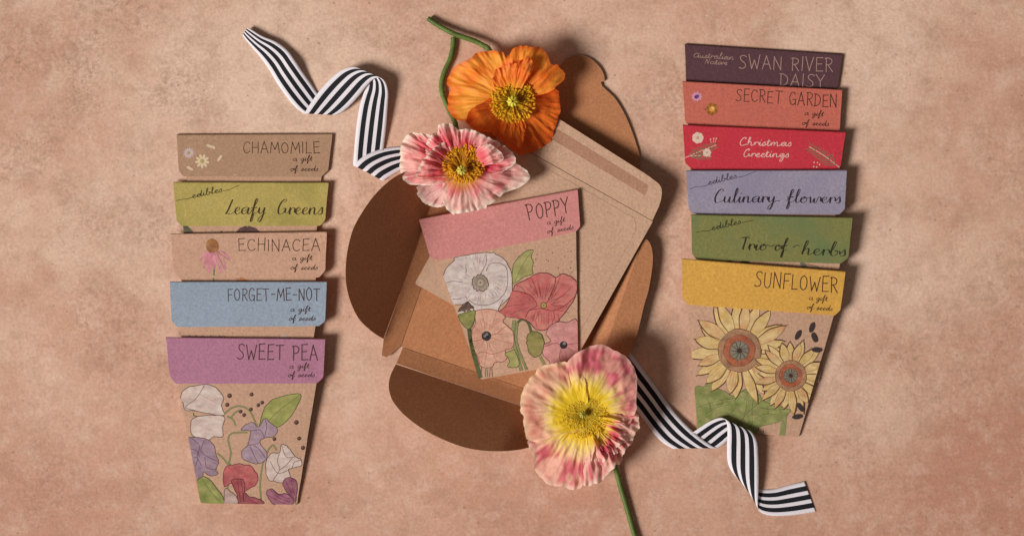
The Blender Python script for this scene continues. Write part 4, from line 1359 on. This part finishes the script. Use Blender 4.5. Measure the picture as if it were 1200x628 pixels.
ribbon('striped ribbon with a twist, above the chamomile packet and left of the orange poppy', zr(z, [
    (57, 86, 2.5, 80, 50, 6), (72, 108, 2, 100, 62, 7), (104, 146, 1.8, 150, 92, 7.5), (145, 195, 1.6, 212, 117, 7), (182, 248, 1.5, 262, 152, 6),
    (216, 306, 1.2, 302, 205, 8), (250, 356, 1, 342, 262, 5), (282, 398, .8, 378, 312, 2.5), (310, 428, .6, 420, 372, 1), (334, 446, .6, 478, 444, .7),
    (340, 451, 1.4, 491, 459, 1.4), (349, 447, 3, 502, 456, 3), (378, 402, 5, 530, 441, 4.5), (414, 352, 7, 568, 408, 7), (462, 298, 10, 607, 364, 10), (512, 256, 13, 644, 318, 13),
    (556, 238, 15, 672, 292, 15.5), (592, 238, 16, 697, 285, 16.5), (622, 254, 15, 718, 296, 15.5), (640, 285, 12.5, 733, 322, 13.5), (636, 328, 9.5, 740, 362, 11), (620, 372, 7.5, 738, 410, 9),
    (606, 420, 6, 734, 470, 7), (594, 490, 4, 729, 530, 5), (585, 570, 2.5, 722, 590, 3), (579, 640, 1.2, 716, 650, 1.4), (576, 690, .6, 716, 750, .7), (582, 690, 1.6, 716, 768, 1.8),
    (605, 668, 2.6, 735, 754, 2.6), (640, 645, 2.6, 757, 741, 2.4), (700, 622, 2, 790, 722, 1.6), (775, 610, 1, 825, 706, 1), (840, 612, .8, 862, 690, .8)]))

ribbon('striped ribbon with a curled end, between the pink and yellow poppy and the sunflower packet', [
    (706, 432, .6, 732, 405, .6), (724, 455, .7, 748, 425, .7), (745, 480, 1, 771, 456, 1.5), (755, 493, 1.8, 783, 473, 2.8), (765, 506, 3, 796, 489, 4.5), (775, 517, 4, 812, 505, 5.5),
    (786, 524, 3.4, 828, 518, 4.5), (791, 525, 2.2, 839, 524.5, 2.4), (797, 519, 2.6, 844, 523, 1.6), (807, 510, 4.6, 851, 518, 3.2), (819, 501.5, 7, 860, 510, 5.5), (831, 494, 9.5, 870, 503, 9), (842, 489.5, 12, 878, 504, 12),
    (848, 490, 12.5, 884, 510, 13), (851.5, 495, 13, 887.5, 519, 13.5), (852.5, 506, 12, 888.5, 533, 12.5), (852, 522, 10, 889, 548, 11), (852.5, 539, 7, 889, 563, 9), (857, 551, 3.5, 888.5, 578, 6.5),
    (866, 561, 1.2, 888, 590, 3.5), (878, 569, .6, 889, 597, 1.4), (892, 573, .5, 896, 602, .6), (908, 572.5, .5, 909, 604, .5), (925, 568, .7, 930, 603, .5), (942.5, 564, 2, 956, 599, .6)])

# ---------------------------------------------------------------- poppies
def petal(parent, pts, C, zb, ze, colf, seed, hump=0.0, pw=1.3, ruff=1.2, pleat=.5, jag=1.0, ns=130, nvv=40, rr=(5, 20), crumple=.5):
    O = resample(catmull(pts, 8), ns)
    zes = resample(catmull([(q,) for q in ze], 10), ns)
    Rm = max(math.dist(o, C) for o in O)
    m = MB(); rows, cols = [], []
    for j in range(nvv + 1):
        v = .02 + .98 * j / nvv
        row, cr = [], []
        for i in range(ns):
            s = i / (ns - 1)
            dx, dy = O[i][0] - C[0], O[i][1] - C[1]
            d = math.hypot(dx, dy) + 1e-6
            ang = math.atan2(dy, dx)
            jg = jag * (fbm(ang * rr[1] * .35 + seed, seed * 1.7, 0, 3) * 1.6 + fbm(ang * rr[1] + seed, 3, 0, 2)) * v ** 4
            sway = 1.6 * fbm(v * 2.2 + seed, ang * 2.5, 5, 2) * v * (1 - v) * 4
            x = C[0] + dx * v + dx / d * jg - dy / d * sway
            y = C[1] + dy * v + dy / d * jg + dx / d * sway
            fine = fbm(ang * rr[1], v * 1.1 + seed, 9, 3)
            q = min(1.0, d * v / (Rm * .72)); q1 = min(1.0, d * v / Rm)
            zz = zb + (zes[i][0] - zb) * q ** pw + hump * math.sin(math.pi * q1) \
                + ruff * q ** 1.7 * fbm(ang * rr[0] + seed * 3, v * 1.6, seed, 3) * 1.6 + pleat * q * fine
            cx_, cy_ = x * .085 + seed, y * .085
            zz += crumple * sstep(.2, .8, q) * (1 - 2.2 * abs(mnoise.noise(Vector((cx_, cy_, seed)))) - .9 * abs(mnoise.noise(Vector((cx_ * 2.3, cy_ * 2.3, seed)))))
            vein = fbm(ang * 34 + seed, v * .9, 2, 2)
            # the lip rolls
            zz += ruff * .7 * sstep(.8, 1, v) * q * fbm(ang * rr[0] * 2.6, seed, 4, 2)
            row.append(P(x, y, max(.6, zz) * MM))
            cr.append(tuple(q * (1 + .11 * vein) for q in colf(v, s, fine, d * v, fbm(x * .05, y * .05, seed, 2))))
        rows.append(row); cols.append(cr)
    m.grid(rows, cols, None, True, flip=False)
    return obj('petal', m.mesh('petal'), [M_PETAL], parent)


def stamens(parent, C, zc, r0, r1, n, seed, cf, ca, tilt=(0, 0), hi=(3, 7), asz=.62, fil=.16):
    r = random.Random(seed); m = MB()
    for i in range(n):
        a = r.uniform(0, 6.283); q = math.sqrt(r.uniform(0, 1)); L = r0 + (r1 - r0) * q
        ex, ey = C[0] + tilt[0] * (.5 + q) + math.cos(a) * L, C[1] + tilt[1] * (.5 + q) + math.sin(a) * L * .97
        ez = zc + r.uniform(*hi) * (1 - .45 * q)
        b = P(C[0] + math.cos(a) * 3, C[1] + math.sin(a) * 3, (zc - 1) * MM)
        e = P(ex, ey, ez * MM)
        mid = b.lerp(e, .55) + Vector((r.uniform(-.4, .4), r.uniform(-.4, .4), 1.2)) * MM
        m.tube([b, mid, e], fil * MM, 4, lin(cf), caps=False)
        k = r.uniform(.8, 1.12); c = tuple(v * k for v in lin(mix(ca[0], ca[1], r.random())))
        ax = Vector((math.cos(a + r.uniform(-.9, .9)), -math.sin(a + r.uniform(-.9, .9)), r.uniform(-.2, .5)))
        m.ball(e, asz * r.uniform(.75, 1.15) * MM, c, 6, 4, ax, 1.9)
    return obj('stamens', m.mesh('stamens'), [M_STAMEN], parent)


def pistil(parent, C, zc, rad, col, col2):
    m = MB(); rings = []
    prof = [(0.0, .35), (.5, .5), (1.0, .9), (1.6, 1.0), (2.1, .98), (2.35, .85), (2.5, .55), (2.62, .2)]
    n = 32
    for zz, f in prof:
        row, cr = [], []
        for i in range(n + 1):
            a = 2 * math.pi * i / n
            w = 1 + (.12 * math.cos(8 * a) if zz > 1.4 else .04 * math.cos(8 * a))
            row.append(P(C[0] + math.cos(a) * rad * f * w, C[1] + math.sin(a) * rad * f * w, (zc + zz * rad * .35 + (.25 * math.cos(8 * a) if zz > 2 else 0)) * MM))
            cr.append(mix(lin(col), lin(col2), .5 + .5 * math.cos(8 * a)) if zz > 1.8 else lin(col2))
        rings.append(row); rings_c = cr
        if zz == 0: CC = []
        CC.append(cr)
    m.grid(rings, CC, None, True)
    return obj('pistil', m.mesh('pistil'), [M_PLANT], parent)


def stem(parent, pts, rad, seed):
    pp = catmull([(p[0], p[1], p[2]) for p in pts], 10)
    q = [P(p[0], p[1], p[2] * MM) for p in pp]
    m = MB(); n = len(q)
    rads = [rad * MM * (1 + .06 * fbm(i * .35, seed)) for i in range(n)]
    m.tube(q, rads, 10, lambda t: tuple(v * (1 + .25 * fbm(t * 9, seed, 2)) for v in lin(mix((104, 118, 52), (88, 108, 48), t))))
    r = random.Random(seed)
    for i in range(260):      # fine bristles of the stalk
        k = r.randrange(1, n - 1)
        t = (q[k + 1] - q[k - 1]).normalized(); a = t.cross(Vector((0, 0, 1))).normalized()
        th = r.uniform(0, math.pi)
        d = a * math.cos(th) + Vector((0, 0, 1)) * math.sin(th)
        p = q[k].lerp(q[k + 1], r.random()) + d * rads[k]
        m.tube([p, p + (d * r.uniform(.5, 1.0) + t * r.uniform(-.3, .3)) * MM], .05 * MM, 3, lin((120, 128, 80)), caps=False)
    return obj('stem', m.mesh('stem'), [M_PLANT], parent)


GRP = 'cut poppy flowers'
# orange
z = zoom(450, 10, 4)
C = z([(603, 436)])[0]
fl = thing('poppy_flower', 'orange poppy flower with golden stamens, above the pink one', 'flower', P(C[0], C[1], 8 * MM), GRP)
def orange(deep, light):
    deep, light = lin(deep), lin(light)
    def f(v, s, fine, d, blot):
        c = mix(deep, light, .55 + .35 * fine + 1.0 * blot)
        c = mix(lin((250, 170, 40)), c, sstep(10, 32, d))
        return mix(c, lin((240, 100, 28)), .6 * sstep(.9, 1, v))
    return f
petal(fl, z([(560, 320), (585, 275), (566, 216), (530, 198), (490, 200), (440, 205), (402, 240), (340, 266), (312, 308), (292, 354), (312, 378), (300, 420), (303, 470), (330, 515), (400, 530), (490, 490)]), C,
      14, [17, 15, 13, 10, 9, 9, 11, 14], orange((244, 124, 22), (255, 170, 56)), 1.3, hump=4, ruff=1.4, pleat=.1, crumple=.25)
petal(fl, z([(540, 560), (575, 640), (620, 670), (650, 688), (720, 665), (782, 620), (800, 570), (812, 520), (826, 470), (822, 400), (800, 376), (760, 385), (690, 400)]), C,
      14, [14, 13, 11, 9, 10, 12, 14], orange((240, 100, 16), (248, 124, 30)), 2.7, hump=3, ruff=1.3, pleat=.15, crumple=.25)
petal(fl, z([(520, 380), (515, 320), (560, 262), (584, 216), (620, 182), (680, 178), (720, 182), (760, 210), (786, 262), (816, 268), (850, 318), (815, 360), (770, 395), (690, 410)]), C,
      15, [18, 20, 21, 20, 19, 17, 16], orange((242, 116, 22), (255, 158, 52)), 4.1, hump=2, ruff=1.5, pleat=.1, crumple=.25)
petal(fl, z([(520, 380), (510, 330), (525, 290), (565, 268), (620, 255), (672, 234), (702, 256), (694, 296), (650, 335), (630, 400)]), C,
      16, [22, 25, 27, 28, 27, 24], orange((242, 120, 30), (252, 150, 60)), 5.9, hump=1, ruff=1.4, pleat=.1, crumple=.25)
petal(fl, z([(520, 400), (470, 440), (425, 462), (394, 492), (390, 535), (430, 575), (490, 580), (532, 606), (592, 640), (640, 650), (665, 560), (660, 490)]), C,
      15, [18, 22, 24, 24, 21, 17, 15], orange((238, 100, 16), (248, 126, 30)), 7.7, hump=-1, ruff=1.3, pleat=.12, crumple=.25)
stamens(fl, C, 18, 10, 26.5, 250, 11, (236, 196, 50), ((244, 176, 20), (252, 206, 50)), hi=(2.5, 4.5), asz=.58)
pistil(fl, C, 20.5, 6.6, (226, 208, 76), (196, 184, 52))
stem(fl, [(C[0], C[1], 13), (590, 92, 7), (574, 60, 5.5), (566, 53.5, 5.2), (555, 48, 5), (542, 43.5, 4.8), (530, 39, 4.6), (515, 31, 3.4), (501.5, 22, 2.2)], 1.5, 3)

# pale pink, on its side
z = zoom(450, 120, 4)
C = z([(364, 318)])[0]
fl = thing('poppy_flower', 'crumpled pale pink poppy flower covering the corner of the pink packet', 'flower', P(C[0], C[1], 12 * MM), GRP)
def pink(deep, pale, e0=.55):
    deep, pale = lin(deep), lin(pale)
    def f(v, s, fine, d, blot):
        c = mix(deep, pale, sstep(e0 - .25, e0 + .38, v + .16 * fine + .35 * blot))
        c = mix(lin((248, 190, 90)), c, sstep(12, 30, d))
        return mix(c, lin((255, 240, 220)), .85 * sstep(.9, .99, v + .05 * fine))
    return f
petal(fl, z([(280, 330), (190, 240), (215, 160), (250, 140), (256, 106), (310, 100), (350, 128), (400, 124), (460, 150), (520, 180), (580, 214), (610, 250), (616, 285), (540, 330), (420, 335)]), C,
      22, [26, 30, 31, 30, 29, 27, 24, 22], pink((236, 78, 98), (248, 176, 170), .72), 11.2, hump=2, ruff=2.4, pleat=.55, rr=(7, 24))
petal(fl, z([(340, 360), (250, 385), (160, 388), (102, 376), (76, 322), (75, 280), (80, 202), (120, 146), (200, 150), (250, 148), (300, 165), (350, 230)]), C,
      22, [24, 25, 25, 24, 24, 27, 30, 31], pink((240, 92, 108), (250, 190, 178), .66), 12.9, hump=3, ruff=2.2, pleat=.55, rr=(7, 24))
petal(fl, z([(360, 300), (450, 285), (560, 268), (620, 286), (685, 340), (652, 390), (560, 430), (480, 490), (402, 514), (335, 524), (292, 500), (272, 440), (282, 370), (340, 335)]), C,
      22, [23, 21, 18, 15, 13, 14, 16, 20], pink((240, 90, 108), (250, 204, 188), .58), 13.3, hump=3.5, ruff=1.6, pleat=.65, rr=(5, 30))
petal(fl, z([(350, 340), (280, 345), (165, 388), (148, 412), (166, 452), (220, 488), (268, 490), (296, 470), (300, 430), (345, 370)]), C,
      21, [21, 20, 18, 14, 12, 14, 18], pink((224, 108, 118), (240, 190, 180), .58), 14.8, hump=2, ruff=1.4, pleat=.65, rr=(5, 28))  # greyer pink: the shade on this lower left petal is in its colour
petal(fl, z([(350, 350), (250, 352), (150, 352), (165, 300), (205, 242), (245, 206), (295, 176), (350, 186), (385, 250)]), C,
      23, [26, 29, 31, 33, 33, 32, 28], pink((234, 66, 90), (248, 168, 162), .76), 15.5, hump=0, ruff=2.2, pleat=.5, rr=(8, 24))
petal(fl, z([(380, 330), (420, 240), (450, 205), (480, 192), (515, 205), (552, 238), (562, 268), (530, 287), (480, 275), (420, 320)]), C,
      23, [27, 31, 33, 33, 31, 27], pink((238, 84, 104), (252, 194, 182), .7), 16.1, hump=0, ruff=2.0, pleat=.45, rr=(8, 24))
stamens(fl, (C[0] + 1, C[1] - 2), 26, 8, 25, 250, 12, (240, 180, 44), ((240, 160, 18), (252, 196, 44)), tilt=(1, -5), hi=(2.5, 4.5), asz=.56)
pistil(fl, C, 29, 6, (216, 196, 80), (186, 168, 60))
stem(fl, [(C[0], C[1], 18), (538, 170, 12), (535, 152, 7), (532.5, 142, 5), (526, 128, 3), (519, 112, 2), (517.6, 98, 1.8), (521, 84, 1.8), (527.5, 70, 1.8), (530.5, 57, 1.8), (531.5, 44, 1.8)], 1.5, 5)

# pink and yellow, lower right
z = zoom(590, 390, 2.637)
C = z([(246, 252)])[0]
fl = thing('poppy_flower', 'pink and yellow poppy flower, stem pointing down between the packets', 'flower', P(C[0], C[1], 6 * MM), GRP)
def sunset(deep, mid_, edge, y=(30, 62)):
    deep, mid_, edge = lin(deep), lin(mid_), lin(edge)
    def f(v, s, fine, d, blot):
        c = mix(mid_, deep, sstep(.2, .8, .5 + .55 * fine + 1.0 * blot))
        dd = d + 10 * fine
        c = mix(lin((252, 222, 140)), c, sstep(y[0], y[1], dd))
        c = mix(lin((252, 214, 40)), c, sstep(28, 46, dd))
        return mix(c, edge, .75 * sstep(.9, 1, v))
    return f
petal(fl, z([(300, 300), (262, 420), (241, 474), (215, 482), (190, 480), (140, 466), (100, 430), (93, 385), (76, 332), (112, 330), (200, 290)]), C,
      19, [19, 16, 13, 12, 13, 15, 18], sunset((218, 104, 112), (242, 180, 158), (252, 222, 192), (36, 64)), 21.1, hump=4, ruff=2.2, pleat=.4, rr=(3.2, 13), crumple=.6, jag=1.5)
petal(fl, z([(270, 235), (340, 225), (402, 248), (416, 276), (410, 310), (386, 356), (350, 408), (320, 440), (280, 466), (240, 472), (226, 440), (222, 380), (232, 300)]), C,
      19, [22, 22, 20, 17, 15, 15, 17], sunset((220, 104, 112), (246, 188, 170), (255, 226, 204), (28, 48)), 22.6, hump=3, ruff=3.2, pleat=.3, rr=(5, 16), jag=2.0, crumple=.8)
petal(fl, z([(215, 230), (205, 150), (196, 96), (230, 60), (290, 36), (330, 48), (380, 75), (408, 115), (412, 200), (406, 250), (380, 285), (290, 285)]), C,
      20, [23, 25, 25, 24, 22, 21, 20], sunset((222, 110, 122), (238, 164, 148), (252, 196, 180), (36, 58)), 23.9, hump=3, ruff=1.7, pleat=.35, rr=(3, 12), crumple=.5)
petal(fl, z([(250, 300), (190, 312), (150, 322), (112, 338), (90, 336), (72, 325), (63, 285), (58, 240), (54, 200), (70, 160), (100, 120), (130, 96), (190, 92), (226, 112), (250, 142), (262, 210)]), C,
      21, [21, 20, 19, 18, 18, 20, 23, 25], sunset((218, 142, 118), (236, 180, 148), (252, 216, 172), (32, 54)), 24.4, hump=3.5, ruff=1.6, pleat=.3, rr=(2.6, 11), crumple=.5, jag=1.4)
petal(fl, z([(262, 262), (330, 262), (372, 280), (392, 305), (380, 336), (352, 352), (336, 384), (300, 396), (268, 380), (256, 330)]), C,
      20, [23, 24, 24, 22, 19, 18, 19], sunset((226, 84, 100), (252, 196, 180), (255, 232, 214), (26, 44)), 25.9, hump=2, ruff=3.6, pleat=.8, rr=(6, 16), jag=2.2, crumple=.8)
stamens(fl, C, 22.3, 8, 29.5, 430, 13, (254, 230, 80), ((255, 226, 60), (255, 200, 44)), hi=(1.0, 1.6), asz=.38, fil=.07)
pistil(fl, C, 23, 4.6, (196, 180, 70), (140, 126, 52))
stem(fl, [(C[0], C[1], 12), (704, 515, 9), (716, 535, 5), (721.5, 549, 3.2), (727.5, 571, 2.2), (735, 596, 1.9), (743.5, 626, 1.9), (752, 652, 1.9), (760, 690, 1.9)], 1.55, 9)

# ---------------------------------------------------------------- camera, lamp, room light
cam = bpy.data.objects.new('camera', bpy.data.cameras.new('camera'))
COL.objects.link(cam)
cam.location = (0, 0, H)
cam.data.sensor_width = 36
cam.data.lens = 36 * H / (1200 * S)
cam.data.clip_start = .02; cam.data.clip_end = 50
SC.camera = cam

AZ, EL, D = math.radians(205), math.radians(38), 4.5
tgt = Vector((.06, .09, 0))
lamp = bpy.data.objects.new('studio_lamp', bpy.data.lights.new('studio_lamp', 'SPOT'))
COL.objects.link(lamp)
lamp.location = tgt + Vector((math.cos(AZ) * math.cos(EL), math.sin(AZ) * math.cos(EL), math.sin(EL))) * D
lamp.rotation_euler = (tgt - lamp.location).to_track_quat('-Z', 'Y').to_euler()
lamp.data.energy = 1330
lamp.data.color = (1, .985, .97)
lamp.data.shadow_soft_size = .9
lamp.data.spot_size = math.radians(31); lamp.data.spot_blend = 1.0

w = bpy.data.worlds.new('World'); SC.world = w; w.use_nodes = True
bg = w.node_tree.nodes['Background']
bg.inputs[0].default_value = (1, .86, .76, 1); bg.inputs[1].default_value = .12
SC.view_settings.view_transform = 'Standard'; SC.view_settings.look = 'None'
SC.view_settings.exposure = 0; SC.view_settings.gamma = 1
SC.cycles.max_bounces = 6
SC.cycles.use_denoising = True
